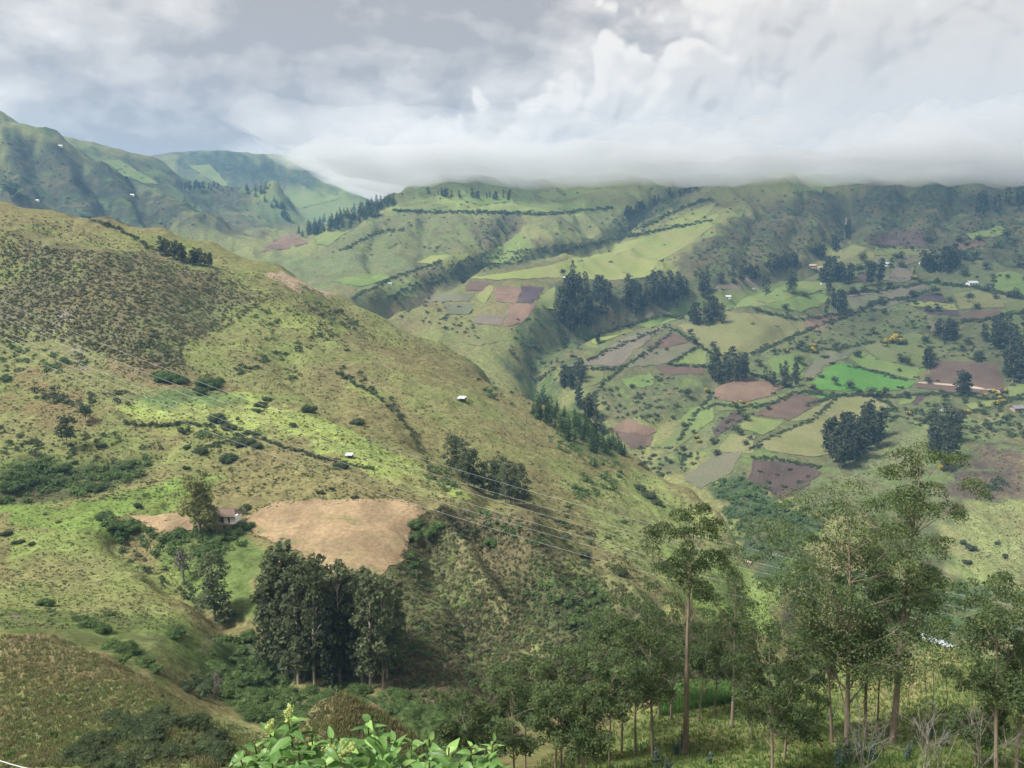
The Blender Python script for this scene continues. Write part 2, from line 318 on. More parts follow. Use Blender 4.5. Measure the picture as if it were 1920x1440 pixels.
# ---- the open hillside: land cover comes from a colour attribute, grain and wear from noise
gm, nt, out = new_mat('hillside'); p = pos_node(nt)
at = nt.nodes.new('ShaderNodeVertexColor'); at.layer_name = 'cover'
bs = nt.nodes.new('ShaderNodeBsdfDiffuse'); bs.inputs['Roughness'].default_value = 0
na = noise_n(nt, p, 0.035, 6, .62, .5); nb = noise_n(nt, p, 0.22, 5, .65, .2); nc = noise_n(nt, p, 0.8, 4, .75)
v = mth(nt, 'MULTIPLY', mth(nt, 'MULTIPLY_ADD', nb.outputs[0], 1.5, 0.25), mth(nt, 'MULTIPLY_ADD', nc.outputs[0], 1.7, 0.15))
dry = mixc(nt, mth(nt, 'MULTIPLY', sstep(nt, na.outputs[0], .47, .68), .40), at.outputs[0], (.165, .132, .066))
lush = mixc(nt, mth(nt, 'MULTIPLY', sstep(nt, na.outputs[0], .50, .30), .50), dry, (.120, .172, .046))
vs = nt.nodes.new('ShaderNodeVectorMath'); vs.operation = 'SCALE'; nt.links.new(lush, vs.inputs[0]); nt.links.new(v, vs.inputs['Scale'])
sp = nt.nodes.new('ShaderNodeSeparateXYZ'); nt.links.new(p, sp.inputs[0])
nw = noise_n(nt, p, 0.03, 3, .6); ter = mth(nt, 'SINE', mth(nt, 'ADD', mth(nt, 'MULTIPLY', sp.outputs['Z'], 3.0), mth(nt, 'MULTIPLY', nw.outputs[0], 40.0)))
terk = mth(nt, 'MULTIPLY', sstep(nt, ter, .55, .95), mth(nt, 'MULTIPLY', sstep(nt, na.outputs[0], .44, .56), .30))
tuft = nt.nodes.new('ShaderNodeTexVoronoi'); tuft.inputs['Scale'].default_value = 0.30; nt.links.new(p, tuft.inputs['Vector'])
tm = mth(nt, 'MULTIPLY', sstep(nt, tuft.outputs['Distance'], .34, .16), sstep(nt, nb.outputs[0], .46, .60))
bare = noise_n(nt, p, 0.09, 5, .7, .4)
c0 = mixc(nt, terk, vs.outputs[0], (.070, .066, .036))
c1 = mixc(nt, mth(nt, 'MULTIPLY', sstep(nt, bare.outputs[0], .66, .74), .55), c0, (.21, .155, .10))
cfin = mixc(nt, mth(nt, 'MULTIPLY', tm, .55), c1, (.050, .060, .026))
nt.links.new(cfin, bs.inputs['Color'])
bmp = nt.nodes.new('ShaderNodeBump'); bmp.inputs['Strength'].default_value = 0.6; bmp.inputs['Distance'].default_value = 1.2
nt.links.new(mth(nt, 'ADD', nb.outputs[0], mth(nt, 'MULTIPLY', nc.outputs[0], .35)), bmp.inputs['Height']); nt.links.new(bmp.outputs[0], bs.inputs['Normal'])
nt.links.new(bs.outputs[0], out.inputs['Surface'])

# ================================================================== land cover (zones set out on the ground)
def densify(poly, step=14):
    o = []
    for (a, b), (c, d) in zip(poly, poly[1:]+poly[:1]):
        n = max(1, int(math.hypot(c-a, d-b)/step))
        for k in range(n): o.append((a+(c-a)*k/n, b+(d-b)*k/n))
    return o
def ground_poly(poly, rmin=42, step=14):
    q = densify(poly, step); x, y, z = hit([a for a, _ in q], [b for _, b in q], rmin)
    ok = ~np.isnan(x); return np.c_[x[ok], y[ok]]
def pip(px, py, poly):
    c = np.zeros(px.shape, bool); x0, y0 = poly[-1]
    for x1, y1 in poly:
        cond = ((y1 > py) != (y0 > py))
        with np.errstate(divide='ignore', invalid='ignore'):
            c ^= cond & (px < (x0-x1)*(py-y1)/(y0-y1)+x1)
        x0, y0 = x1, y1
    return c
COVER = np.empty((nA, nR, 3)); COVER[:] = (.150, .155, .062)
nz_mid = fbm(GX, GY, 45, 4); nz_big = fbm(GX, GY, 220, 4); nz_s = fbm(GX, GY, 14, 3)
k = np.clip((nz_big-.42)*5, 0, 1)[..., None]; COVER = COVER*(1-k*.6)+k*.6*np.array((.145, .118, .058))
k = np.clip((nz_mid-.55)*7, 0, 1)[..., None]; COVER = COVER*(1-k*.5)+k*.5*np.array((.175, .195, .065))
# the far slopes carry more rough pasture and scrub
k = (np.clip((GR-850)/300, 0, 1)*np.clip((nz_big+nz_mid*.6-.78)*6, 0, 1))[..., None]; COVER = COVER*(1-k*.75)+k*.75*np.array((.072, .078, .040))
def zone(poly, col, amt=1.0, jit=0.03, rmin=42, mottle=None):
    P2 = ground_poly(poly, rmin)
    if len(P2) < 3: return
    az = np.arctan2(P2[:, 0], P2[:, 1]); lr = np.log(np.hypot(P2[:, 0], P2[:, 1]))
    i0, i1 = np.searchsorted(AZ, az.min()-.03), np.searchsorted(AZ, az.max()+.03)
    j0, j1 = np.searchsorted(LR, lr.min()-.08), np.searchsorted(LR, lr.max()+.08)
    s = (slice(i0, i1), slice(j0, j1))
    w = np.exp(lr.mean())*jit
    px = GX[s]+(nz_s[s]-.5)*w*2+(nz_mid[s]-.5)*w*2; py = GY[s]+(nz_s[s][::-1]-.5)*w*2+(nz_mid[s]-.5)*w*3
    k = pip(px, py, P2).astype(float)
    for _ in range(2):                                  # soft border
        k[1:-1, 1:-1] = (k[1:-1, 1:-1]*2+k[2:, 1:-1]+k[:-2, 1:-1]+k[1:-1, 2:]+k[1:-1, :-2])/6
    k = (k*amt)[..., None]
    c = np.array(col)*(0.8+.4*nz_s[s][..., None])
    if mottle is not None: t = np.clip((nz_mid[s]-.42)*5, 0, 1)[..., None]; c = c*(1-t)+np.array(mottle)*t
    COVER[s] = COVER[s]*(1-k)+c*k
BROWN, DRYG, LUSH, BRIGHT, SCRUB, DARKS = (.100,.080,.046), (.165,.140,.068), (.095,.150,.035), (.215,.260,.075), (.070,.078,.038), (.045,.055,.028)
ZONES = [
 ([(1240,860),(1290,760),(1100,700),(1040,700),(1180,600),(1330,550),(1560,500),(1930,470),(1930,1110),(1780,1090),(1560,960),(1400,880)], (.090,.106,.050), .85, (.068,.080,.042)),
 ([(0,425),(100,462),(250,470),(420,515),(500,560),(520,600),(420,620),(340,650),(350,700),(250,690),(100,640),(0,650)], (.118,.102,.060), .8, (.098,.098,.054)),
 ([(0,690),(130,740),(140,830),(0,800)], (.150,.115,.058), .8, None),
 ([(180,660),(330,690),(420,740),(300,760),(170,700)], (.150,.115,.062), .8, None),
 ([(450,570),(560,590),(640,640),(860,720),(980,730),(1060,780),(1100,860),(960,820),(700,760),(560,700),(420,680),(400,640)], (.158,.142,.068), .75, (.160,.172,.066)),
 ([(215,765),(390,752),(430,740),(560,775),(700,835),(790,890),(870,935),(850,950),(760,922),(650,872),(560,850),(430,812),(230,795)], BRIGHT, .95, None),
 ([(390,740),(440,742),(440,760),(390,762),(310,770),(210,762),(240,745)], (.09,.145,.055), .8, None),
 ([(610,585),(625,620),(580,625),(565,600)], BRIGHT, .8, None), ([(640,715),(720,735),(690,760),(640,745)], BRIGHT, .6, None),
 ([(0,940),(130,945),(330,900),(420,900),(340,960),(190,975),(180,1010),(0,985)], (.125,.185,.045), .9, None),
 ([(0,1000),(60,1005),(200,1010),(260,1060),(340,1150),(350,1180),(200,1160),(90,1140),(0,1110)], (.160,.195,.062), .95, (.180,.182,.075)),
 ([(60,1040),(200,1040),(240,1090),(120,1120),(40,1090)], (.185,.175,.080), .5, None),
 ([(100,1140),(350,1170),(400,1190),(370,1270),(300,1290),(180,1210),(0,1180),(0,1140)], (.088,.115,.040), .85, None),
 ([(180,1155),(380,1180),(360,1210),(250,1200)], (.085,.085,.042), .6, None),
 ([(360,1000),(480,1000),(510,1080),(500,1180),(440,1150),(400,1100),(300,1030)], (.095,.135,.042), .9, None),
 ([(430,900),(560,880),(800,900),(850,950),(700,935),(560,937),(480,950),(420,930)], (.165,.150,.065), .7, None),
 ([(780,965),(830,945),(1000,985),(1110,1060),(1230,1110),(1300,1180),(1400,1280),(1200,1300),(1050,1250),(960,1330),(740,1330),(720,1100),(760,1040)], (.098,.086,.048), .97, (.085,.092,.042)),
 ([(1010,1090),(1120,1080),(1200,1160),(1180,1220),(1060,1180)], (.060,.085,.034), .8, None),
 ([(830,935),(950,940),(1080,1040),(1230,1105),(1250,1125),(1080,1062),(960,975),(850,955)], (.165,.165,.07), .7, None),
 ([(870,1000),(960,1130),(1050,1240),(1030,1250),(930,1120),(850,1000)], (.175,.155,.078), .6, None),
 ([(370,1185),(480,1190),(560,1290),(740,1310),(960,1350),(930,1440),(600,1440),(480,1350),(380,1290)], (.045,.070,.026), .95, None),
 ([(0,880),(60,850),(150,890),(280,862),(290,880),(180,925),(120,942),(0,945)], DARKS, .8, None),
 ([(1040,900),(1200,880),(1340,960),(1430,1060),(1480,1110),(1400,1080),(1260,1130),(1100,1000)], (.165,.190,.070), .9, None),
 ([(1250,1020),(1400,1060),(1460,1110),(1440,1190),(1300,1150),(1240,1080)], (.155,.215,.058), .9, None),
 ([(990,720),(1040,730),(1180,850),(1130,860),(1020,790)], (.05,.085,.030), .9, None),
 # lower left knoll
 ([(0,1190),(100,1188),(190,1235),(260,1260),(240,1290),(60,1280),(0,1290)], (.190,.145,.085), .85, None),
 ([(0,1290),(200,1280),(400,1340),(560,1380),(560,1500),(0,1500)], (.150,.190,.066), .85, (.170,.175,.075)),
 ([(555,1330),(640,1296),(780,1370),(800,1420),(560,1420)], (.175,.140,.082), .9, None),
 # near slope with the eucalyptus
 ([(1050,1440),(1250,1310),(1400,1270),(1600,1230),(1760,1208),(1930,1230),(1930,1500),(1050,1500)], (.115,.160,.050), .95, (.145,.170,.060)),
 ([(1680,1222),(1810,1212),(1820,1260),(1700,1330),(1560,1400),(1600,1300)], (.215,.195,.085), .75, None),
 # valley floor and gorge
 ([(1330,900),(1400,880),(1480,960),(1560,960),(1500,1050),(1600,1100),(1460,1110),(1380,1010)], (.040,.062,.028), .95, None),
 ([(1560,1080),(1800,1095),(1925,1105),(1925,1200),(1740,1210),(1600,1190)], (.052,.085,.030), .9, None),
 ([(960,600),(1040,590),(1100,640),(1090,720),(990,720),(950,660)], (.055,.075,.036), .85, None),
 ([(1030,530),(1320,510),(1420,520),(1290,570),(1160,620),(1060,650),(1030,600)], (.040,.052,.030), .9, None),
 ([(1120,575),(1170,570),(1172,605),(1118,606)], (.30,.215,.150), .85, None), ([(1218,575),(1226,573),(1228,590),(1220,590)], (.26,.19,.14), .8, None),
 ([(1100,700),(1250,690),(1300,740),(1280,800),(1150,790),(1110,740)], (.082,.090,.044), .9, None),
 ([(1500,940),(1575,884),(1642,827),(1740,790),(1760,800),(1700,880),(1580,950)], (.128,.138,.066), .95, (.100,.112,.056)),
 ([(1785,880),(1837,832),(1925,842),(1925,917),(1830,936),(1785,955)], (.058,.044,.040), .95, (.095,.070,.055)),
 ([(1792,965),(1925,925),(1925,1101),(1807,1097),(1780,1060)], (.165,.180,.072), .95, (.190,.185,.085)),
 # the slopes under the cloud
 ([(1280,480),(1330,440),(1400,400),(1560,350),(1600,440),(1500,500),(1380,530),(1300,520)], (.042,.047,.028), .95, (.070,.062,.038)),  # scrub colour, darkened further to stand for the cloud's shade
 ([(1580,350),(1925,345),(1925,500),(1760,480),(1600,470)], (.032,.038,.025), .95, (.055,.056,.032)),  # dark scrub with cloud shade put into its cover colour
 ([(740,400),(900,400),(900,450),(780,520),(560,500),(640,440)], (.095,.105,.050), .85, None),
 ([(905,402),(980,410),(940,470),(890,480)], (.062,.054,.040), .9, None),
 ([(880,480),(1000,460),(1140,440),(1170,400),(1300,350),(1310,345),(1200,440),(1000,490),(880,510),(740,560)], (.040,.052,.030), .9, None),
 ([(560,440),(720,375),(740,385),(660,430),(560,440)], (.036,.046,.030), .9, None),
 ([(780,350),(1000,335),(1000,370),(780,370)], (.115,.150,.055), .8, None),
 ([(740,380),(900,365),(1150,380),(1140,400),(900,402),(740,396)], (.150,.195,.062), .8, None),
 ([(1000,405),(1140,395),(1150,430),(1010,445)], (.085,.098,.046), .8, None),
 ([(500,480),(640,470),(780,490),(700,560),(620,550),(520,500)], (.110,.130,.060), .8, None),
 # left far mountains
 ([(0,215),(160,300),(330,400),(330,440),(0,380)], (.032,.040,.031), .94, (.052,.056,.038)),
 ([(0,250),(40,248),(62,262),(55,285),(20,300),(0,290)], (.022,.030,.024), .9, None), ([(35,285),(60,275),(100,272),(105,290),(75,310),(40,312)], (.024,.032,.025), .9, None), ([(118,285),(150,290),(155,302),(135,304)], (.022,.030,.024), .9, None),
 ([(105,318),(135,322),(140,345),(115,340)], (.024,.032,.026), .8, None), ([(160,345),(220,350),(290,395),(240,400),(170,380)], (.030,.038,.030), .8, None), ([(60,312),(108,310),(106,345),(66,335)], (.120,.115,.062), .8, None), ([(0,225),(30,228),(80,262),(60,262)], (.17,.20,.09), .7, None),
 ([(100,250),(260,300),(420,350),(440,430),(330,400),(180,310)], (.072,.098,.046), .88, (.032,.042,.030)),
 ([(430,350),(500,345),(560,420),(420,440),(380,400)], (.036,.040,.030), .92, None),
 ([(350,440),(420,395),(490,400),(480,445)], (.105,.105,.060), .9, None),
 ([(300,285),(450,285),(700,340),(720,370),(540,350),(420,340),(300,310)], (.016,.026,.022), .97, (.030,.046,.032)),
 ([(440,380),(560,350),(720,370),(640,410),(540,420)], (.120,.165,.065), .7, None),
 # scars
 ([(514,512),(546,516),(610,548),(585,556),(540,535)], (.34,.26,.18), .9, None),
 ([(100,652),(112,700),(92,690)], (.25,.22,.2), .5, None), ([(70,610),(100,622),(96,634),(72,626)], (.26,.23,.21), .6, None),
 ([(362,1186),(386,1184),(380,1222),(364,1216)], (.17,.135,.095), .7, None), ([(28,1142),(58,1150),(66,1160),(40,1158)], (.17,.14,.10), .8, None),
 ([(1460,1140),(1500,1130),(1500,1200),(1470,1190)], (.075,.062,.050), .9, None),
]
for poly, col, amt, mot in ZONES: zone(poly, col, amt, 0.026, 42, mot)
terrain_me = grid_mesh('terrain'); terrain = bpy.data.objects.new('terrain', terrain_me); COL.objects.link(terrain)
terrain['kind'] = 'structure'; terrain['label'] = 'steep grassy Andean valley slopes with ravines and rough pasture'
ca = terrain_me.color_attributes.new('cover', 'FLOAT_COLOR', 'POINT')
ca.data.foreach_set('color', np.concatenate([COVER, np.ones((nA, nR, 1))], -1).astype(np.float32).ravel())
terrain_me.materials.append(gm)

# ================================================================== fields: sheets of worked ground lying on the terrain
def sheet(name, poly, mat, lift=None, step=None, rmin=100, wob=0.008):
    P2 = ground_poly(poly, rmin, 8)
    if len(P2) < 3: return None
    rm = float(np.hypot(P2[:, 0], P2[:, 1]).mean())
    t = np.linspace(0, 60, len(P2))
    P2 = P2+rm*wob*(np.c_[fbm(t*3.1, t*0+rm, 5, 4, .65), fbm(t*2.7+50, t*0+rm, 5, 4, .65)]-.5)
    step = step or max(1.2, rm*0.0055)
    lo, hi2 = P2.min(0), P2.max(0)
    gx, gy = np.meshgrid(np.arange(lo[0], hi2[0], step), np.arange(lo[1], hi2[1], step)); gx = gx.ravel(); gy = gy.ravel()
    gx = gx+RNG.uniform(-.2, .2, len(gx))*step; gy = gy+RNG.uniform(-.2, .2, len(gy))*step
    ins = pip(gx, gy, P2)
    ring = [Vector((float(a), float(b))) for a, b in P2]; n = len(ring)
    allp = ring+[Vector((float(a), float(b))) for a, b in zip(gx[ins], gy[ins])]
    vs_, es_, fs_, *_ = delaunay_2d_cdt(allp, [(i, (i+1) % n) for i in range(n)], [], 1, 1e-4)
    fs_ = [f for f in fs_ if len(f) == 3]
    X = np.array([v[0] for v in vs_]); Y = np.array([v[1] for v in vs_])
    cx = np.array([(X[f[0]]+X[f[1]]+X[f[2]])/3 for f in fs_]); cy = np.array([(Y[f[0]]+Y[f[1]]+Y[f[2]])/3 for f in fs_])
    keep = pip(cx, cy, P2); fs_ = [f for f, k in zip(fs_, keep) if k]
    Z = hz(X, Y)+(lift if lift is not None else 0.10+rm*0.0005)
    me = bpy.data.meshes.new(name); me.from_pydata(np.c_[X, Y, Z].tolist(), [], [tuple(f) for f in fs_]); me.update()
    me.polygons.foreach_set('use_smooth', np.ones(len(me.polygons), bool))
    me.materials.append(mat); o = bpy.data.objects.new(name, me); COL.objects.link(o)
    # faces up
    if len(me.polygons) and me.polygons[0].normal.z < 0: me.flip_normals()
    return o
FM = {
 'tan':    soil_mat('tan_stubble', (.285,.208,.122), (.205,.150,.090), .0, 0.1, 1.0, .06, .5),
 'brown':  soil_mat('brown_soil', (.112,.078,.060), (.094,.066,.052), .10, .9, 3, .03, .12),
 'red':    soil_mat('reddish_soil', (.168,.112,.080), (.130,.088,.066), .10, .3, 3, .03, .2),
 'dark':   soil_mat('dark_soil', (.066,.048,.043), (.080,.058,.050), .10, .4, 3, .04, .15),
 'purple': soil_mat('purple_soil', (.062,.046,.056), (.078,.058,.062), .10, .1, 3, .04, .0),
 'grey':   soil_mat('grey_brown_fallow', (.125,.108,.085), (.150,.125,.095), .10, .6, 4, .03, .35),
 'greyg':  soil_mat('grey_green_fallow', (.110,.115,.070), (.130,.115,.080), .0, .6, 4, .03, .5),
 'hay':    soil_mat('straw_green_pasture', (.160,.154,.074), (.138,.144,.060), .0, .5, 5, .02, .35),
 'pale':   soil_mat('pale_green_pasture', (.120,.158,.054), (.146,.165,.062), .0, .2, 5, .02, .2),
 'green':  soil_mat('green_crop', (.108,.150,.048), (.128,.165,.056), .0, .2, 3, .03, .1),
 'emerald':soil_mat('bright_green_crop', (.066,.155,.034), (.086,.168,.040), .0, 1.1, 4, .02, .0),
 'yellow': soil_mat('yellow_green_pasture', (.165,.192,.060), (.182,.184,.072), .0, 1.2, 7, .015, .2),
 'mead':   soil_mat('rough_meadow', (.108,.130,.050), (.128,.130,.060), .0, .2, 6, .02, .4),
}
FIELDS = [
 ('green','crop_field','dull green strip below the wide straw pasture hedge',[(1440,676),(1500,660),(1505,690),(1498,712),(1450,700)]),
 ('mead','pasture','olive slope pasture right of the emerald field trees',[(1735,690),(1745,700),(1720,726),(1712,716)]),
 ('greyg','fallow_field','grey fallow field under the purple brown strip',[(1740,600),(1795,603),(1790,625),(1745,622)]),
 ('pale','pasture','fresh pasture right of the ploughed field trees',[(1890,725),(1930,720),(1930,745),(1892,745)]),
 ('mead','pasture','rough pasture below the fresh green field',[(1870,560),(1930,565),(1930,582),(1890,585)]),
 ('brown','ploughed_field','narrow brown plot under the fallow hedge corner',[(1230,688),(1262,687),(1320,690),(1315,702),(1250,704)]),
 ('green','crop_field','green hollow plot on the hillock above the split field',[(1165,712),(1220,702),(1228,722),(1180,730)]),
 ('pale','pasture','light green meadow left of the dark narrow field',[(1270,790),(1300,765),(1338,765),(1335,790),(1300,815)]),
 ('hay','pasture','straw strip below the brown ploughed slope',[(1480,790),(1524,768),(1552,752),(1570,742),(1520,788)]),
 ('mead','pasture','meadow corner between the reddish field and the hedge clump',[(1340,758),(1395,757),(1445,745),(1490,734),(1450,755),(1400,768),(1350,772)]),
 ('dark','ploughed_field','dark plot beside the upper farmhouse clump',[(1600,520),(1640,508),(1652,520),(1620,532)]),
 ('green','crop_field','cool green plot in the upper farm hollow',[(1650,490),(1670,484),(1690,488),(1680,500),(1655,502)]),
 ('greyg','fallow_field','sloping grey plot right of the spur field',[(1630,486),(1700,478),(1720,490),(1690,500),(1640,500)]),
 ('mead','pasture','rough pasture under the dark brown high field',[(1640,466),(1740,468),(1770,478),(1700,478),(1640,482)]),
 ('brown','ploughed_field','brown plot beside the right hand wood',[(1790,455),(1840,448),(1850,462),(1800,470)]),
 ('pale','pasture','pale clearing high on the right hand mountain',[(1810,440),(1880,425),(1890,440),(1820,450)]),
 ('yellow','pasture','yellow green apron below the central gully',[(1140,470),(1190,455),(1235,440),(1180,470),(1150,480)]),
 ('greyg','fallow_field','faded plot on the central terraced slope',[(830,570),(890,570),(880,590),(840,590)]),
 ('brown','ploughed_field','brown plot at the top of the terraced slope',[(880,528),(920,530),(905,548),(870,545)]),
 ('mead','pasture','pale far pasture above the pine spur',[(745,385),(800,378),(840,388),(800,396),(750,395)]),
 ('green','pasture','cool green far pasture under the cloud',[(860,372),(930,365),(960,378),(900,386)]),
 ('pale','pasture','light far pasture under the cloud edge',[(1000,365),(1060,358),(1100,370),(1040,378)]),
 ('emerald','emerald_crop_field','bright emerald green crop field below the hedged hillside',[(1522,716),(1545,695),(1560,684),(1594,682),(1631,697),(1680,708),(1714,718),(1708,728),(1650,736),(1580,733),(1530,730)]),
 ('emerald','crop_strip','small bright green crop strip below the emerald field',[(1500,737),(1560,738),(1552,750),(1522,746)]),
 ('brown','ploughed_field','large ploughed brown field crossed by a pale track',[(1744,679),(1810,679),(1871,684),(1882,729),(1872,740),(1790,737),(1716,727)]),
 ('greyg','fallow_field','grey green fallow strip beside the emerald crop field',[(1504,716),(1526,675),(1556,660),(1600,659),(1590,671),(1549,686),(1526,709)]),
 ('green','crop_field','dull green crop field above the emerald field',[(1590,671),(1616,660),(1646,676),(1732,694),(1724,712),(1710,712),(1662,699),(1612,688)]),
 ('mead','pasture','gently domed meadow around the yellow blossoming thicket',[(1620,654),(1680,626),(1740,628),(1780,660),(1732,690),(1650,676)]),
 ('hay','pasture','wide straw green pasture above the eucalyptus clump',[(1271,611),(1361,585),(1440,592),(1515,594),(1507,622),(1440,649),(1402,671),(1340,664),(1300,640)]),
 ('red','ploughed_field','reddish corner of ploughed soil at the end of the wide pasture',[(1515,592),(1592,588),(1540,619),(1503,622)]),
 ('grey','fallow_field','grey brown fallow field sloping to the wooded gorge',[(1069,687),(1120,668),(1155,643),(1210,620),(1256,611),(1225,632),(1196,655),(1162,688),(1120,686)]),
 ('brown','ploughed_field','dark ploughed patch above the grey fallow field',[(1215,646),(1256,622),(1298,641),(1255,652),(1215,656)]),
 ('greyg','fallow_field','pale fallow field between two hedges under the dark patch',[(1196,656),(1255,653),(1300,642),(1308,649),(1252,683),(1172,690)]),
 ('pale','crop_strip','two toned green plot beside the eucalyptus clump',[(1288,664),(1326,652),(1322,684),(1267,682)]),
 ('green','crop_field','smooth green crop field along the gorge rim',[(1189,608),(1237,591),(1273,598),(1215,618)]),
 ('green','crop_field','long green crop field climbing from the gorge rim',[(1245,587),(1285,567),(1320,556),(1318,580),(1275,595)]),
 ('yellow','pasture','narrow light green strip between hedges at the gorge',[(1102,636),(1170,614),(1186,620),(1114,648)]),
 ('mead','pasture','olive plot above the wooded gorge bend',[(1050,696),(1136,690),(1125,719),(1084,732),(1039,712)]),
 ('pale','pasture','light green pastures with small farm roofs and dark conifers',[(1305,562),(1345,548),(1387,541),(1470,527),(1537,530),(1560,540),(1500,556),(1432,572),(1350,581)]),
 ('green','crop_field','cool green hollow field under the conifers',[(1432,573),(1500,556),(1545,552),(1560,565),(1500,584),(1455,580)]),
 ('greyg','fallow_field','grey green field with a bare brown upper edge',[(1586,560),(1661,549),(1735,541),(1717,559),(1669,577),(1603,588)]),
 ('grey','fallow_field','bare pinkish brown strip along the upper hedge',[(1584,557),(1620,547),(1690,538),(1742,533),(1738,541),(1661,550)]),
 ('purple','ploughed_field','dark purple triangle of fresh ploughed soil',[(1714,562),(1738,554),(1764,551),(1778,568),(1745,567)]),
 ('yellow','crop_strip','yellowish maize strip below the purple triangle',[(1706,566),(1745,568),(1790,571),(1795,582),(1750,578),(1712,574)]),
 ('purple','ploughed_field','long purple brown strip under the maize strip',[(1714,576),(1750,579),(1800,586),(1800,594),(1744,589)]),
 ('brown','ploughed_field','purple brown field with a lone straw heap',[(1798,590),(1867,580),(1884,588),(1837,605),(1800,600)]),
 ('green','crop_field','fresh green field beside the hedge near the white barn',[(1864,514),(1895,509),(1940,520),(1940,556),(1862,544)]),
 ('hay','pasture','yellowish rough pasture between purple soil and white barn',[(1785,553),(1825,545),(1880,553),(1912,564),(1880,577),(1800,580)]),
 ('grey','ploughed_field','grey brown field arching over the light green pastures',[(1339,541),(1380,526),(1432,524),(1425,540),(1380,548)]),
 ('dark','ploughed_field','dark brown field high under the wooded slope',[(1612,450),(1665,433),(1725,431),(1755,448),(1740,463),(1650,461)]),
 ('hay','pasture','straw coloured spur field below the waterfall gully',[(1519,496),(1597,461),(1627,465),(1597,484),(1537,503)]),
 ('grey','fallow_field','brown fallow field among the upper houses',[(1655,525),(1680,505),(1715,503),(1712,522),(1690,532)]),
 ('red','ploughed_field','round reddish brown field ringed by yellow blossoming shrubs',[(1339,731),(1387,705),(1430,713),(1470,727),(1444,742),(1395,755),(1345,750)]),
 ('brown','ploughed_field','grey brown ploughed slope above the straw pasture',[(1412,777),(1450,757),(1495,734),(1549,749),(1522,766),(1477,788)]),
 ('hay','pasture','long straw green pasture above the dark eucalyptus grove',[(1421,831),(1470,812),(1519,790),(1575,744),(1640,744),(1665,762),(1640,782),(1560,815),(1575,850),(1515,858),(1440,846)]),
 ('pale','crop_field','light green hoed field beside the straw green pasture',[(1380,801),(1410,782),(1470,792),(1432,817)]),
 ('dark','ploughed_field','dark narrow field left of the light hoed field',[(1335,808),(1376,771),(1400,782),(1342,822)]),
 ('greyg','fallow_field','smooth grey green slope above the gorge bend',[(1279,899),(1342,850),(1390,848),(1372,887),(1312,918)]),
 ('hay','fallow_field','dry straw patch above the grey green slope',[(1342,846),(1369,814),(1417,817),(1412,850),(1380,852)]),
 ('dark','ploughed_field','dark brown ploughed field dotted with shrubs above the gorge',[(1410,862),(1470,866),(1515,872),(1539,886),(1510,914),(1485,932),(1470,937),(1402,902)]),
 ('red','ploughed_field','reddish half of the split field under the hillock',[(1144,806),(1177,786),(1234,809),(1222,818),(1170,810)]),
 ('brown','ploughed_field','grey half of the split field under the hillock',[(1144,807),(1170,811),(1224,818),(1219,836),(1185,843)]),
 ('mead','pasture','grassy tongue running up between gorge bushes',[(1237,843),(1262,810),(1290,779),(1324,790),(1297,820),(1256,850)]),
 ('hay','pasture','bright dry crest field right of the farm with red roof',[(1830,800),(1850,784),(1884,772),(1884,784),(1840,802)]),
 ('pale','pasture','light green plot above the crest field',[(1812,758),(1865,750),(1868,766),(1820,772)]),
 ('pale','pasture','small pale square beside a dark plot below the hedge',[(1682,760),(1692,742),(1719,741),(1710,758)]),
 ('dark','ploughed_field','small dark plot beside the pale square',[(1710,758),(1719,741),(1735,740),(1722,759)]),
 ('yellow','pasture','long yellow green slope rising to the cloud',[(877,520),(950,512),(1024,500),(1125,467),(1237,437),(1300,420),(1350,398),(1335,425),(1300,455),(1270,472),(1237,490),(1215,520),(1144,527),(1050,521),(937,525)]),
 ('pale','pasture','green triangular clearing between two wooded gullies',[(900,488),(940,462),(971,441),(994,445),(999,472),(967,494),(922,495)]),
 ('pale','pasture','level green shelf at the top of the central slope',[(915,398),(1005,381),(1090,384),(1151,389),(1125,400),(1031,398)]),
 ('green','pasture','cool green pasture beyond the grassy ridge',[(622,527),(690,512),(731,522),(675,539)]),
 ('pale','pasture','small green clearing with a white hut',[(724,531),(787,524),(784,556),(712,561)]),
 ('yellow','pasture','yellow green apron under the bare brown slope',[(780,494),(810,480),(885,476),(862,494),(840,516),(826,496)]),
 ('pale','pasture','bright green plot under the pine wood',[(585,456),(600,436),(649,437),(615,462)]),
 ('red','ploughed_field','pink brown field on the far valley shelf',[(491,472),(514,450),(551,438),(577,456),(532,468)]),
 ('red','ploughed_field','tan terrace plot beside the gorge wood',[(922,539),(979,538),(967,569),(930,565)]),
 ('purple','ploughed_field','dark slate terrace plot beside the gorge wood',[(980,539),(1020,539),(1003,569),(970,567)]),
 ('red','ploughed_field','lower reddish terrace plot above the ravine',[(956,570),(1005,572),(986,602),(945,614)]),
 ('grey','fallow_field','grey terrace plot left of the reddish terrace',[(896,592),(949,591),(939,614),(885,607)]),
 ('yellow','pasture','light green gap between terrace plots',[(892,557),(919,535),(929,540),(908,572)]),
 ('hay','pasture','straw terrace at the foot of the terraced slope',[(862,641),(937,621),(952,640),(892,648)]),
 ('pale','pasture','green plot against the dark gorge wood',[(1012,556),(1042,535),(1039,580),(1008,580)]),
 ('greyg','fallow_field','grey green plot on the terraced slope',[(817,551),(892,550),(877,566),(780,567)]),
 ('yellow','pasture','yellow green strips on the slope under the cloud',[(1240,425),(1300,395),(1345,380),(1330,400),(1300,420)]),
 ('pale','pasture','green hanging field high under the cloud',[(1480,350),(1555,345),(1540,362),(1480,360)]),
 ('pale','pasture','small green field on the high left spur',[(1370,402),(1400,393),(1390,408),(1365,410)]),
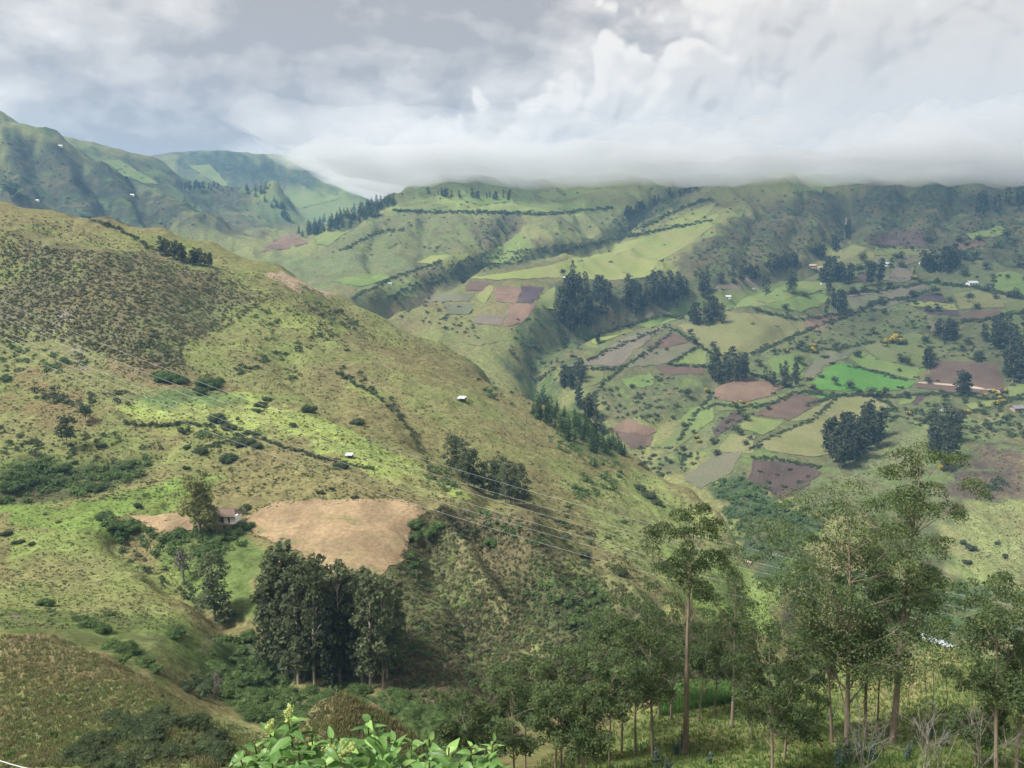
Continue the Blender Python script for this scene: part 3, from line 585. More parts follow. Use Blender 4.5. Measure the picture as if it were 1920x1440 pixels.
 ('tan','stubble_field','large tan stubble field beside the white farmhouse',[(455,977),(480,958),(520,944),(560,938),(640,937),(700,936),(760,938),(805,961),(775,983),(766,1010),(760,1040),(740,1062),(706,1085),(660,1088),(620,1072),(560,1040),(510,1012),(475,1000)]),
 ('tan','stubble_field','small tan yard plot behind the big pale tree',[(245,969),(340,962),(372,985),(352,1001),(290,998)]),
 ('pale','pasture','far pale green field on the sunlit shelf',[(355,312),(392,309),(430,348),(415,350),(390,335)]),
 ('pale','pasture','far green valley floor fields below the blue mountain',[(528,368),(600,360),(640,372),(560,392)]),
 ('pale','pasture','bright far slope field on the left mountain',[(190,302),(222,300),(300,345),(270,345),(215,322)]),
]
field_objs = []
for mk, nm, lab, poly in FIELDS:
    o = sheet(nm, poly, FM[mk], wob=.02 if mk == 'tan' else .008)
    if o: o['kind'] = 'structure'; o['label'] = lab; field_objs.append(o)
tr = sheet('farm_track', [(1722,717),(1790,722),(1872,733),(1872,735.5),(1790,725),(1722,719.5)], soil_mat('track_dust', (.42,.34,.26), (.36,.29,.22)), 0.9, 3)
if tr: tr['kind'] = 'structure'; tr['label'] = 'pale dirt track across the ploughed brown field'
# ================================================================== plant building kit
def leaf_mat(name, a, b, trans=0.35, warm=None, nscale=0.5):
    m, nt, out = new_mat(name); p = pos_node(nt)
    oi = nt.nodes.new('ShaderNodeObjectInfo'); n = noise_n(nt, p, nscale, 3, .6); n2 = noise_n(nt, p, nscale*7, 2, .6)
    c = mixc(nt, sstep(nt, n.outputs[0], .35, .65), a, b)
    if warm: c = mixc(nt, mth(nt, 'MULTIPLY', sstep(nt, n2.outputs[0], .52, .72), .6), c, warm)
    v = mth(nt, 'MULTIPLY', mth(nt, 'MULTIPLY_ADD', oi.outputs['Random'], .45, .78), mth(nt, 'MULTIPLY_ADD', n2.outputs[0], .9, .55))
    s = nt.nodes.new('ShaderNodeVectorMath'); s.operation = 'SCALE'; nt.links.new(c, s.inputs[0]); nt.links.new(v, s.inputs['Scale'])
    d = nt.nodes.new('ShaderNodeBsdfDiffuse'); t = nt.nodes.new('ShaderNodeBsdfTranslucent'); mx = nt.nodes.new('ShaderNodeMixShader'); mx.inputs[0].default_value = trans
    nt.links.new(s.outputs[0], d.inputs[0]); nt.links.new(s.outputs[0], t.inputs[0]); nt.links.new(d.outputs[0], mx.inputs[1]); nt.links.new(t.outputs[0], mx.inputs[2])
    nt.links.new(mx.outputs[0], out.inputs['Surface']); return m
def plain_mat(name, col, rough=.9, var=.3, scale=3.0, stretch=None):
    m, nt, out = new_mat(name); p = pos_node(nt)
    if stretch:
        mp = nt.nodes.new('ShaderNodeMapping'); mp.inputs['Scale'].default_value = stretch; nt.links.new(p, mp.inputs[0]); p = mp.outputs[0]
    b = nt.nodes.new('ShaderNodeBsdfPrincipled'); b.inputs['Roughness'].default_value = rough; b.inputs['Specular IOR Level'].default_value = .25
    n = noise_n(nt, p, scale, 5, .65); s = nt.nodes.new('ShaderNodeVectorMath'); s.operation = 'SCALE'; s.inputs[0].default_value = col
    nt.links.new(mth(nt, 'MULTIPLY_ADD', n.outputs[0], 2*var, 1-var), s.inputs['Scale']); nt.links.new(s.outputs[0], b.inputs['Base Color'])
    nt.links.new(b.outputs[0], out.inputs['Surface']); return m
M_EUC   = leaf_mat('eucalyptus_leaves', (.066,.100,.044), (.116,.155,.064), .44, (.175,.200,.088), .5)
M_EUCD  = leaf_mat('dark_eucalyptus_leaves', (.100,.122,.064), (.142,.166,.084), .46, (.180,.190,.095), .3)
M_EUCF  = leaf_mat('far_eucalyptus_leaves', (.052,.066,.042), (.085,.100,.056), .38, None, .12)
M_PINE  = leaf_mat('pine_needles', (.048,.078,.036), (.070,.108,.046), .30, None, .2)
M_SHR   = leaf_mat('shrub_leaves', (.085,.140,.045), (.130,.185,.068), .42, (.150,.170,.078), .5)
M_SHRD  = leaf_mat('dark_shrub_leaves', (.068,.094,.046), (.105,.128,.064), .42, None, .4)
M_DRY   = leaf_mat('dry_scrub_leaves', (.145,.130,.074), (.190,.165,.098), .42, (.130,.145,.066), .4)
M_PALE  = leaf_mat('pale_foliage', (.240,.270,.105), (.290,.300,.125), .48, (.30,.27,.11), .5)
M_YEL   = leaf_mat('yellow_blossom', (.42,.30,.03), (.50,.38,.06), .3, None, .6)
M_BLUE  = leaf_mat('blue_green_juvenile_leaves', (.090,.150,.115), (.130,.190,.150), .3, None, 1.2)
M_GREYT = leaf_mat('grey_twigs', (.150,.135,.115), (.190,.175,.150), .1, None, 1.0)
M_BARK  = plain_mat('eucalyptus_bark', (.215,.168,.128), .9, .6, 1.6, (3, 3, .5))
M_BARKP = plain_mat('pale_bark', (.300,.260,.210), .9, .45, 1.6, (3, 3, .5))
M_GRASS = leaf_mat('grass_blades', (.095,.165,.042), (.135,.190,.058), .45, (.18,.19,.075), .12)
M_TUFT  = leaf_mat('tussock_leaves', (.120,.130,.055), (.165,.160,.078), .45, (.085,.095,.045), .3)
M_CORN  = leaf_mat('maize_leaves', (.075,.150,.038), (.100,.175,.050), .35, None, 1.0)

class MB:
    """collects vertices and faces of one mesh"""
    def __init__(s): s.v = []; s.f = []; s.m = []; s.n = 0
    def add(s, v, f, mi=0):
        v = np.asarray(v, float); s.v.append(v); f = np.asarray(f, int)+s.n; s.f.extend(f.tolist()); s.m.extend([mi]*len(f)); s.n += len(v)
    def box(s, lo, hi, mi=0):
        x0,y0,z0 = lo; x1,y1,z1 = hi
        s.add([(x0,y0,z0),(x1,y0,z0),(x1,y1,z0),(x0,y1,z0),(x0,y0,z1),(x1,y0,z1),(x1,y1,z1),(x0,y1,z1)], [(0,3,2,1),(4,5,6,7),(0,1,5,4),(1,2,6,5),(2,3,7,6),(3,0,4,7)], mi)
    def tube(s, path, rad, k=6, mi=0):
        path = np.asarray(path, float); n = len(path); rad = np.broadcast_to(rad, n)
        t = np.gradient(path, axis=0); t /= np.linalg.norm(t, axis=1)[:, None]+1e-9
        up = np.where(np.abs(t[:, 2:3]) > .9, [[1, 0, 0]], [[0, 0, 1]]); a = np.cross(t, up); a /= np.linalg.norm(a, axis=1)[:, None]+1e-9; b = np.cross(t, a)
        th = np.arange(k)*2*math.pi/k
        V = (path[:, None]+rad[:, None, None]*(np.cos(th)[None, :, None]*a[:, None]+np.sin(th)[None, :, None]*b[:, None])).reshape(-1, 3)
        F = [(i*k+j, i*k+(j+1) % k, (i+1)*k+(j+1) % k, (i+1)*k+j) for i in range(n-1) for j in range(k)]
        s.add(V, F, mi)
    def mesh(s, name, *mats, smooth=False):
        me = bpy.data.meshes.new(name); V = np.concatenate(s.v) if s.v else np.zeros((0, 3))
        me.from_pydata(V.tolist(), [], s.f)
        for m in mats: me.materials.append(m)
        if len(mats) > 1: me.polygons.foreach_set('material_index', s.m)
        if smooth: me.polygons.foreach_set('use_smooth', np.ones(len(me.polygons), bool))
        me.update(); return me
def obj(name, me, parent=None, loc=None):
    o = bpy.data.objects.new(name, me); COL.objects.link(o)
    if parent is not None: o.parent = parent
    if loc is not None: o.location = loc
    return o
def tag(o, label, cat, group=None):
    o['label'] = label; o['category'] = cat
    if group: o['group'] = group
    return o
def empty(name, loc, label=None, cat=None, group=None, rz=0, sc=1.0):
    o = bpy.data.objects.new(name, None); COL.objects.link(o); o.location = loc; o.rotation_euler = (0, 0, rz); o.scale = (sc, sc, sc) if np.isscalar(sc) else sc
    o.empty_display_size = .2
    if label: tag(o, label, cat, group)
    return o
def leaves_on(mb, centres, radii, n, size, rng, aspect=2.0, tilt=.7, fill=.25, mi=0, lower=-.35, droop=0.0):
    """leaf faces spread through and over ellipsoid lobes, roughly facing outwards"""
    centres = np.asarray(centres, float); radii = np.asarray(radii, float)
    w = radii[:, 0]*radii[:, 1]; idx = rng.choice(len(centres), n, p=w/w.sum())
    d = rng.normal(size=(n, 3)); d /= np.linalg.norm(d, axis=1)[:, None]
    low = d[:, 2] < lower; d[low, 2] *= -1
    rr = 1-fill*rng.random(n)**1.5
    pos = centres[idx]+d*radii[idx]*rr[:, None]
    nr = d/radii[idx]; nr /= np.linalg.norm(nr, axis=1)[:, None]; nr += rng.normal(size=(n, 3))*tilt; nr /= np.linalg.norm(nr, axis=1)[:, None]
    a = rng.normal(size=(n, 3)); a[:, 2] -= droop; a -= nr*(a*nr).sum(1)[:, None]; a /= np.linalg.norm(a, axis=1)[:, None]+1e-9; b = np.cross(nr, a)
    L = size*(.6+.8*rng.random(n)); Wd = L/aspect
    V = np.stack([pos-a*L[:, None]*.5, pos+b*Wd[:, None]*.5, pos+a*L[:, None]*.5, pos-b*Wd[:, None]*.5], 1).reshape(-1, 3)
    mb.add(V, np.arange(n*4).reshape(n, 4), mi)
def lobe_core(mb, c, r, rng, mi=0, nu=7, nv=5):
    """rough inner body of a bush so that it is not see-through"""
    V = []; F = []
    for i in range(nv):
        ph = math.pi*(i/(nv-1))
        for j in range(nu):
            th = 2*math.pi*j/nu; k = .62+.22*rng.random()
            V.append((c[0]+r[0]*k*math.sin(ph)*math.cos(th), c[1]+r[1]*k*math.sin(ph)*math.sin(th), c[2]+r[2]*k*math.cos(ph)))
    for i in range(nv-1):
        for j in range(nu): F.append((i*nu+j, (i+1)*nu+j, (i+1)*nu+(j+1) % nu, i*nu+(j+1) % nu))
    mb.add(V, F, mi)
# ---- shrub templates: unit width about 2, height about 1.3
def shrub_parts(seed, nleaf, size, flat=.62, lobes=6, mi=0, core=True):
    rng = np.random.default_rng(seed); mb = MB(); cs = []; rs = []
    for i in range(lobes):
        th = rng.random()*6.28; q = .78*math.sqrt(rng.random()); r = .24+.30*rng.random()
        cs.append((q*math.cos(th), q*math.sin(th), .22+.42*rng.random()*(1-.7*q))); rs.append((r, r, r*(flat+.25*rng.random())))
    if core:
        for c, r in zip(cs, rs): lobe_core(mb, c, r, rng, mi, 6, 4)
    leaves_on(mb, cs, rs, nleaf, size, rng, 1.5, .55, .2, mi, -.2)
    return mb
SHRUB_HI = [shrub_parts(100+i, 430, .17, .6+.12*(i % 3), 8+i % 4) for i in range(5)]
SHRUB_XH = [shrub_parts(150+i, 1600, .088, .62+.12*(i % 2), 13+i) for i in range(3)]
SHRUB_LO = [shrub_parts(200+i, 60, .38, .7, 6, core=False) for i in range(6)]
TUFTS = [shrub_parts(270+i, 9, .85, .6, 2, core=False) for i in range(4)]
SHRUB_XS = [shrub_parts(240+i, 20, .70, .7, 3, core=False) for i in range(5)]
# ---- trees of unit height
def unit_tree(seed, kind, nleaf, size, mi_leaf=0, trunk=None):
    rng = np.random.default_rng(seed); crown = MB(); wood = trunk or MB(); cs = []; rs = []
    bend = rng.normal(size=2)*.03
    tp = lambda t: np.array((bend[0]*t*t, bend[1]*t*t, t))
    if kind == 'euc':
        n = 24
        for i in range(n):
            t = .14+.83*(i+rng.random())/n; w = .115*math.sin(math.pi*(.10+.72*(1-t)/.86))**.8+.012; th = i*2.4+rng.random(); q = w*(.3+.7*rng.random())
            c = tp(t)+np.array((q*math.cos(th), q*math.sin(th), .01)); r = .04+.045*rng.random()*(1.3-t)
            cs.append(c); rs.append((r*1.1, r*1.1, r*1.0)); wood.tube([tp(max(.1, t-.10)), (tp(t-.05)+c)/2, c], [.006, .004, .002], 3)
    elif kind == 'pine':
        for i in range(9):
            t = .14+.83*i/8; r = .19*(1-t)**.8+.02; cs.append(tp(t)); rs.append((r, r, .075))
    elif kind == 'round':
        for i in range(12):
            th = i*2.4; t = .35+.5*rng.random(); q = .17*rng.random()**.5; r = .15+.08*rng.random(); wood.tube([tp(.3), (tp(.4)+tp(t)+np.array((q*math.cos(th), q*math.sin(th), 0)))/2, tp(t)+np.array((q*math.cos(th), q*math.sin(th), r*.5))], [.012, .008, .004], 3); cs.append(tp(t)+np.array((q*math.cos(th), q*math.sin(th), 0))); rs.append((r, r, r*.8))
    elif kind == 'column':
        for i in range(12):
            t = .12+.8*i/11; r = .12*math.sin(math.pi*(.12+.80*(1-t)))**.7+.02; th = i*2.4; cs.append(tp(t)+.03*np.array((math.cos(th), math.sin(th), 0))); rs.append((r, r, .08))
    leaves_on(crown, cs, rs, nleaf, size, rng, 1.7, .6, .55, mi_leaf, -.75, .6)
    wood.tube([tp(t) for t in (-.02, .25, .5, .75, .95)], [.013, .010, .008, .005, .002], 5)
    return wood, crown
def both(wood, crown, name, mw, ml):
    mb = MB(); mb.v = crown.v+wood.v; mb.f = list(crown.f)+[[q+crown.n for q in f] for f in wood.f]; mb.m = [0]*len(crown.f)+[1]*len(wood.f); mb.n = crown.n+wood.n
    return mb.mesh(name, ml, mw)
def at_ground(u, v, rmin=42):
    x, y, z = hit([u], [v], rmin); return (float(x[0]), float(y[0]), float(hz(x, y)[0])) if not np.isnan(x[0]) else None
def px_m(p): return math.sqrt(p[0]**2+p[1]**2+p[2]**2)/F_PX     # metres that one pixel of the photograph spans there
def poly_points(poly, n, rng, rmin=42):
    a = np.array(poly, float); lo, hi_ = a.min(0), a.max(0); got = []
    while len(got) < n:
        q = lo+(hi_-lo)*rng.random((n*3, 2)); q = q[pip(q[:, 0], q[:, 1], a)]; got.extend(q.tolist())
    q = np.array(got[:n]); x, y, z = hit(q[:, 0], q[:, 1], rmin); ok = ~np.isnan(x)
    return np.c_[x[ok], y[ok], hz(x[ok], y[ok])], q[ok]
# ================================================================== trees of the middle distance and far slopes
rng = np.random.default_rng(11)
MID_EUC = []
for i in range(4):
    w, c = unit_tree(300+i, 'euc', 1500, .036); MID_EUC.append((w.mesh('trunk', M_BARKP), c.mesh('crown', M_EUCD)))
FAR_EUC = [both(*unit_tree(320+i, 'euc', 330, .075), 'eucalyptus_tree', M_BARKP, M_EUCF) for i in range(4)]
FAR_PINE = [both(*unit_tree(340+i, 'pine', 300, .075), 'pine_tree', M_BARK, M_PINE) for i in range(3)]
FAR_ROUND = []
for i in range(3):
    w, c = unit_tree(350+i, 'round', 300, .10); FAR_ROUND.append((w.mesh('trunk', M_BARK), c.mesh('crown', M_SHRD)))
FAR_COL = [both(*unit_tree(360+i, 'column', 320, .07), 'cypress_tree', M_BARK, M_EUCF) for i in range(2)]
def copy_tree(name, meshes, loc, h, label, cat, group, wide=1.0, names=('trunk', 'crown')):
    rz = random.uniform(0, 6.28); s = (h*wide, h*wide, h)
    if isinstance(meshes, tuple):
        r = empty(name, loc, label, cat, group, rz, s)
        for nm, me in zip(names, meshes): obj(nm, me, r)
        return r
    o = obj(name, meshes, None, loc); o.rotation_euler = (0, 0, rz); o.scale = s; tag(o, label, cat, group); return o
TREEPOOL = []
def grove(poly, n, hpx, kinds, name, label, group, wide=1.0, env=None, sep=0.0, rmin=42):
    """trees standing on a patch of ground; heights follow the height they show in the photograph"""
    W3, q = poly_points(poly, n*4, rng, rmin); kept = []; out_ = []
    for p3, (u, v) in zip(W3, q):
        if len(kept) >= n: break
        if any((p3[0]-k[0])**2+(p3[1]-k[1])**2 < sep*sep for k in kept): continue
        kept.append(p3); pm = px_m(p3)
        h = rng.uniform(*hpx)*pm
        if env is not None:
            top = np.interp(u, [e[0] for e in env], [e[1] for e in env])+rng.uniform(0, 30)+(rng.random() < .35)*rng.uniform(20, 90)
            h = min(max((v-top)*pm*1.04, 9), 42)
        p3 = p3.copy(); p3[2] -= .15
        TREEPOOL.append((h/pm, name, kinds[rng.integers(len(kinds))], p3.tolist(), h, label, group, (1+(wide-1)*.55)*rng.uniform(.85, 1.2)))
# dark plantation in the ravine below the stubble field
ENV = [(485,1115),(497,1060),(508,1042),(525,1062),(540,985),(552,1050),(575,1072),(600,1045),(618,1082),(640,1062),(660,1075),(690,1062),(715,1078),(745,1112)]
grove([(497,1200),(560,1190),(640,1190),(745,1210),(750,1275),(700,1300),(600,1300),(530,1285),(498,1240)], 62, (200,260), MID_EUC, 'eucalyptus_tree', 'tall dark eucalyptus packed in the ravine plantation below the stubble field', 'dark ravine plantation', .86, ENV, 1.7)
grove([(838,878),(900,905),(960,925),(1000,955),(985,965),(920,935),(850,900)], 17, (62,82), MID_EUC, 'eucalyptus_tree', 'dark eucalyptus in the gully clump on the ridge above the brushy slope', 'gully eucalyptus clump', 1.6, None, 3)
grove([(290,470),(330,478),(400,500),(395,505),(330,492),(288,478)], 20, (18,34), FAR_EUC, 'eucalyptus_tree', 'small dark tree in the row on the upper grassy shelf', 'shelf tree row', 1.7)
grove([(990,745),(1040,765),(1110,815),(1175,855),(1130,858),(1060,825),(1000,785)], 60, (20,38), FAR_PINE, 'pine_tree', 'young green pine in the plantation behind the grassy ridge', 'young pine plantation', 1.4)
grove([(1080,760),(1120,780),(1150,830),(1120,820)], 10, (36,50), FAR_EUC, 'eucalyptus_tree', 'grey green eucalyptus standing over the young pines', 'eucalyptus over the pines', 1.5)
# far valley side
FARG = [
 ([(1042,560),(1100,545),(1150,555),(1165,590),(1110,615),(1060,640),(1040,600)], 44, (30,52), 'dark eucalyptus in the wood on the gorge cliff', 'gorge cliff wood', 1.5),
 ([(1165,555),(1240,545),(1320,535),(1330,545),(1260,570),(1190,595),(1165,590)], 42, (28,46), 'dark eucalyptus in the long wood along the gorge head', 'gorge head wood', 1.5),
 ([(1330,525),(1420,505),(1490,495),(1500,505),(1420,525),(1340,540)], 26, (18,28), 'low dark tree under the scrubby mountain foot', 'mountain foot trees', 1.7),
 ([(1293,595),(1330,590),(1358,600),(1350,612),(1300,612)], 13, (32,46), 'grey green eucalyptus in the clump above the fallow field', 'clump above the fallow field', 1.5),
 ([(1315,705),(1360,695),(1398,700),(1395,720),(1330,722)], 17, (34,50), 'dark eucalyptus in the clump beside the round reddish field', 'clump beside the reddish field', 1.4),
 ([(1430,715),(1470,700),(1502,715),(1495,732),(1450,730)], 15, (18,32), 'thin dark tree in the hedge clump between reddish field and emerald field', 'hedge clump', 1.3),
 ([(1545,835),(1600,830),(1660,815),(1690,800),(1680,820),(1620,860),(1575,880),(1552,862)], 32, (46,68), 'dark eucalyptus in the grove under the long straw pasture', 'grove under the straw pasture', 1.5),
 ([(1745,820),(1790,815),(1800,870),(1775,900),(1750,870)], 13, (42,60), 'grey green tree in the grove above the burnt slope', 'grove above the burnt slope', 1.6),
 ([(1535,525),(1590,520),(1595,532),(1540,532)], 12, (24,40), 'dark tree in the clump by the upper farmhouses', 'upper farmhouse clump', 1.8),
 ([(1625,532),(1650,527),(1652,535),(1630,537)], 5, (30,44), 'tall thin tree beside the upper farmhouse clump', 'thin trees by the farmhouses', 1.3),
 ([(1725,500),(1790,490),(1800,505),(1730,515)], 14, (24,38), 'dark tree in the clump by the upper hedge road', 'upper hedge road clump', 1.8),
 ([(1545,578),(1580,572),(1588,588),(1548,590)], 6, (28,42), 'slim eucalyptus beside the reddish ploughed corner', 'slim trees by the ploughed corner', 1.3),
 ([(1720,690),(1745,685),(1748,695),(1725,697)], 4, (26,38), 'dark bushy tree left of the large ploughed field', 'trees left of the ploughed field', 2.0),
 ([(1872,690),(1925,685),(1925,725),(1885,722)], 11, (44,62), 'tall grey green tree at the right end of the ploughed field', 'trees at the ploughed field end', 1.5),
 ([(1835,640),(1925,620),(1925,655),(1840,660)], 14, (28,42), 'dark tree on the wooded bank above the ploughed field', 'wooded bank trees', 1.9),
 ([(1745,632),(1790,625),(1795,640),(1750,648)], 7, (26,38), 'dark tree beside the yellow blossoming thicket', 'trees by the blossoming thicket', 1.9),
 ([(1795,738),(1815,735),(1815,745),(1795,745)], 3, (34,46), 'feathery grey tree in front of the pale farm track', 'tree before the farm track', 1.6),
 ([(1820,395),(1925,370),(1925,405),(1830,415)], 14, (18,34), 'dark tree on the high slope just under the cloud', 'high slope trees', 1.6),
 ([(780,362),(870,366),(960,372),(960,378),(860,372),(780,368)], 26, (8,17), 'tiny dark tree in the hedge line below the cloud', 'cloud edge hedge trees', 1.7),
 ([(1160,400),(1220,375),(1300,352),(1310,356),(1230,390),(1170,415)], 30, (8,16), 'dark gully tree climbing into the cloud', 'cloud gully trees', 2.0),
 ([(1530,480),(1590,430),(1600,440),(1545,495)], 18, (14,24), 'dark tree in the waterfall gully', 'waterfall gully trees', 1.9),
 ([(330,352),(410,352),(410,360),(330,358)], 18, (9,16), 'small dark tree on the far sunlit shelf', 'far shelf trees', 1.8),
 ([(1040,715),(1075,700),(1095,690),(1090,725),(1050,735)], 14, (22,36), 'dark tree in the ravine mouth below the fallow field', 'ravine mouth trees', 1.7),
 ([(1120,640),(1135,636),(1135,642),(1120,646)], 3, (22,30), 'small dark tree on the hedge between light green strips', 'hedge trees by the light strips', 1.5),
]
for poly, n, hp, lab, grp, wd in FARG: grove(poly, n, hp, FAR_EUC, 'eucalyptus_tree', lab, grp, wd)
grove([(556,440),(600,420),(660,395),(735,378),(740,388),(690,415),(640,432),(560,446)], 70, (12,24), FAR_PINE, 'pine_tree', 'dark pine in the wood on the far spur', 'far spur pine wood', 1.6)
grove([(440,358),(500,352),(530,385),(552,415),(540,418),(500,380)], 26, (9,15), FAR_PINE, 'pine_tree', 'dark pine along the crest of the far left bluff', 'far bluff pines', 1.7)
for poly, n in (([(1290,560),(1560,545),(1760,520),(1925,510),(1925,600),(1700,600),(1400,590)], 30), ([(1270,610),(1420,670),(1620,600),(1925,610),(1925,760),(1500,740),(1340,700)], 34), ([(1290,740),(1480,745),(1420,840),(1250,880)], 16), ([(1620,745),(1925,745),(1925,830),(1740,800)], 24), ([(1500,470),(1925,440),(1925,510),(1560,530)], 34)):
    grove(poly, n, (8, 20), FAR_ROUND, 'broadleaf_tree', 'round leafy hedgerow tree among the far valley fields', 'far hedgerow trees', 2.2, None, 6, 500)
# say which tree of a grove is meant: its tallest, or the side of the grove it stands on
bygrp = {}
for i, t in enumerate(TREEPOOL): bygrp.setdefault(t[6], []).append(i)
for grp, ids in bygrp.items():
    if len(ids) < 9: continue
    rr_ = {i: math.hypot(TREEPOOL[i][3][0], TREEPOOL[i][3][1]) for i in ids}; order = sorted(ids, key=lambda i: rr_[i]); k3 = len(ids)//3; tall = max(ids, key=lambda i: TREEPOOL[i][4])
    for q, i in enumerate(order):
        t = TREEPOOL[i]; lab = t[5]+(', on its downhill side' if q < k3 else ', on its uphill side' if q >= len(ids)-k3 else ', in its middle')
        if i == tall: lab = 'tallest '+t[5]
        if len(lab.split()) <= 16: TREEPOOL[i] = t[:5]+(lab,)+t[6:]
TREEPOOL.sort(key=lambda t: -t[0]); cnt = {}; REST = []
for t in TREEPOOL:
    cnt[t[1]] = cnt.get(t[1], 0)+1
    if cnt[t[1]] <= (255 if t[1] == 'eucalyptus_tree' else 290): copy_tree(t[1], t[2], t[3], t[4], t[5], 'tree', t[6], t[7])
    else: REST.append(t)
def one(name, meshes, u, v, hpx, label, cat='tree', wide=1.0, rmin=42, group=None):
    p3 = at_ground(u, v, rmin)
    return copy_tree(name, meshes, (p3[0], p3[1], p3[2]-.1), hpx*px_m(p3)*1.02, label, cat, group, wide) if p3 else None
one('cypress_tree', FAR_COL[0], 1437, 553, 38, 'dark pointed conifer alone on the light green pasture', wide=1.5)
one('cypress_tree', FAR_COL[1], 1487, 550, 42, 'taller dark conifer of the pair beside round bushes', wide=1.3)
one('cypress_tree', FAR_COL[0], 1480, 550, 30, 'shorter dark conifer of the pair beside round bushes', wide=1.5)
one('cypress_tree', FAR_COL[1], 1554, 555, 32, 'dark column tree below the white farmhouse', wide=1.2)
one('eucalyptus_tree', FAR_EUC[1], 1073, 518, 30, 'lone tall tree beside the white hut above the gorge wood', wide=1.0)
one('broadleaf_tree', FAR_ROUND[0], 1056, 519, 16, 'round dark tree beside the white hut above the gorge wood', wide=1.3)
one('broadleaf_tree', FAR_ROUND[1], 22, 378, 42, 'lone spreading tree on the left hill crest', wide=1.3)
one('broadleaf_tree', FAR_ROUND[2], 126, 840, 56, 'round dark tree standing alone in the dry pasture', wide=1.15)
one('broadleaf_tree', FAR_ROUND[0], 161, 792, 34, 'small flat topped tree below the shrub band', wide=1.3)
one('eucalyptus_tree', MID_EUC[2], 403, 1165, 125, 'slim dark conifer shaped tree below the farmhouse thicket', wide=1.5)
one('eucalyptus_tree', MID_EUC[0], 425, 1172, 60, 'short leafy tree beside the slim dark tree', wide=2.0)
for u, v in ((150,252),(166,258)):
    one('eucalyptus_tree', FAR_EUC[0], u, v+6, 15, 'small bare looking tree on the misty left skyline', wide=2.0, group='misty skyline trees')
# big pale tree by the farmhouse and a bare grey one in the thicket
def big_tree(seed, lobes, nleaf, size, ml, mw, h):
    r = np.random.default_rng(seed); crown = MB(); wood = MB(); cs = []; rs = []
    for (x, z, q) in lobes: cs.append((x+r.normal()*.02, r.normal()*.10, z)); rs.append((q, q*1.05, q*.9)); wood.tube([(0, 0, max(.05, z-.25)), (x*.5, 0, z-.08), (x, 0, z)], [.012, .008, .003], 4)
    leaves_on(crown, cs, rs, nleaf, size, r, 1.7, .6, .5, 0, -.8, .6); wood.tube([(0, 0, -.02), (.01, 0, .3), (0, 0, .6), (.01, 0, .93)], [.024, .017, .010, .003], 7)
    return wood.mesh('trunk', mw), crown.mesh('crown', ml)
PT = big_tree(70, [(-.16,.20,.12),(.14,.22,.13),(0,.30,.15),(-.2,.36,.13),(.2,.40,.15),(-.08,.48,.16),(.12,.56,.15),(-.13,.60,.12),(.02,.70,.15),(-.06,.80,.11),(.05,.86,.10),(-.02,.94,.06),(.22,.5,.1)], 4200, .045, M_PALE, M_BARK, 1)
one('pale_eucalyptus_tree', PT, 376, 1003, 110, 'big pale yellow green tree beside the white farmhouse', wide=1.05)
BT = big_tree(71, [(-.1,.5,.16),(.1,.55,.16),(0,.75,.16),(-.12,.7,.1),(.12,.85,.1)], 700, .05, M_GREYT, M_GREYT, 1)
one('bare_tree', BT, 345, 1092, 58, 'bare grey tree at the edge of the farmhouse thicket', wide=1.1)
one('bare_tree', BT, 410, 1328, 70, 'thin grey dead tree standing in the green ravine', wide=.5)

# the smallest far trees, one mass
def unit_arrays(me):
    V = np.empty(len(me.vertices)*3); me.vertices.foreach_get('co', V); return V.reshape(-1, 3), [tuple(p.vertices) for p in me.polygons], [p.material_index for p in me.polygons]
UA = {}
mb = MB()
for t in REST:
    if isinstance(t[2], tuple): continue
    if t[2].name not in UA: UA[t[2].name] = unit_arrays(t[2])
    V, Fq, mi = UA[t[2].name]; a = random.uniform(0, 6.28); c, s_ = math.cos(a), math.sin(a); h = t[4]; w = h*t[7]
    X = np.c_[(V[:, 0]*c-V[:, 1]*s_)*w, (V[:, 0]*s_+V[:, 1]*c)*w, V[:, 2]*h]+np.array(t[3]); n0 = mb.n
    mb.v.append(X); mb.f.extend([tuple(q+n0 for q in f) for f in Fq]); mb.m.extend(mi); mb.n += len(X)
if mb.n:
    o = obj('distant_trees', mb.mesh('distant_trees', M_EUCF, M_BARKP)); o['kind'] = 'stuff'; o['label'] = 'small distant trees of the far woods and hedges'
print('trees', len(TREEPOOL), 'rest', len(REST))
# ================================================================== shrubs, hedges and scrub
rng = np.random.default_rng(23)
POOL = []      # (x, y, z, size m, pixel size, palette, label, group, fixed)
def sow(poly, n, lo, hi_, pal, label, group, rmin=42, clump=True):
    W3, q = poly_points(poly, int(n*1.35) if not label else n, rng, rmin)
    if not label and clump:                                        # loose cover grows in ragged patches
        d_ = fbm(W3[:, 0], W3[:, 1], max(9, 0.05*float(np.hypot(W3[:, 0], W3[:, 1]).mean())), 3); W3 = W3[d_ > np.quantile(d_, .27)-.05*rng.random(len(d_))]
    s = lo+(hi_-lo)*rng.random(len(W3))**1.4
    for p3, si in zip(W3, s): POOL.append((p3[0], p3[1], p3[2], si, si/px_m(p3), pal, label, group, False))
def sow_line(line, step_px, size_px, pal, label, group, jit=3, rmin=42):
    pts_ = []
    for (a, b), (c, d) in zip(line[:-1], line[1:]):
        n = max(1, int(math.hypot(c-a, d-b)/step_px))
        for k in range(n): t = (k+rng.random()*.8)/n; pts_.append((a+(c-a)*t+rng.normal()*jit*.5, b+(d-b)*t+rng.normal()*jit*.5))
    x, y, z = hit([p[0] for p in pts_], [p[1] for p in pts_], rmin)
    for a, b in zip(x, y):
        if np.isnan(a): continue
        p3 = (a, b, float(hz(a, b))); sp = rng.uniform(*size_px); POOL.append((a, b, p3[2], sp*px_m(p3), sp, pal, label, group, False))
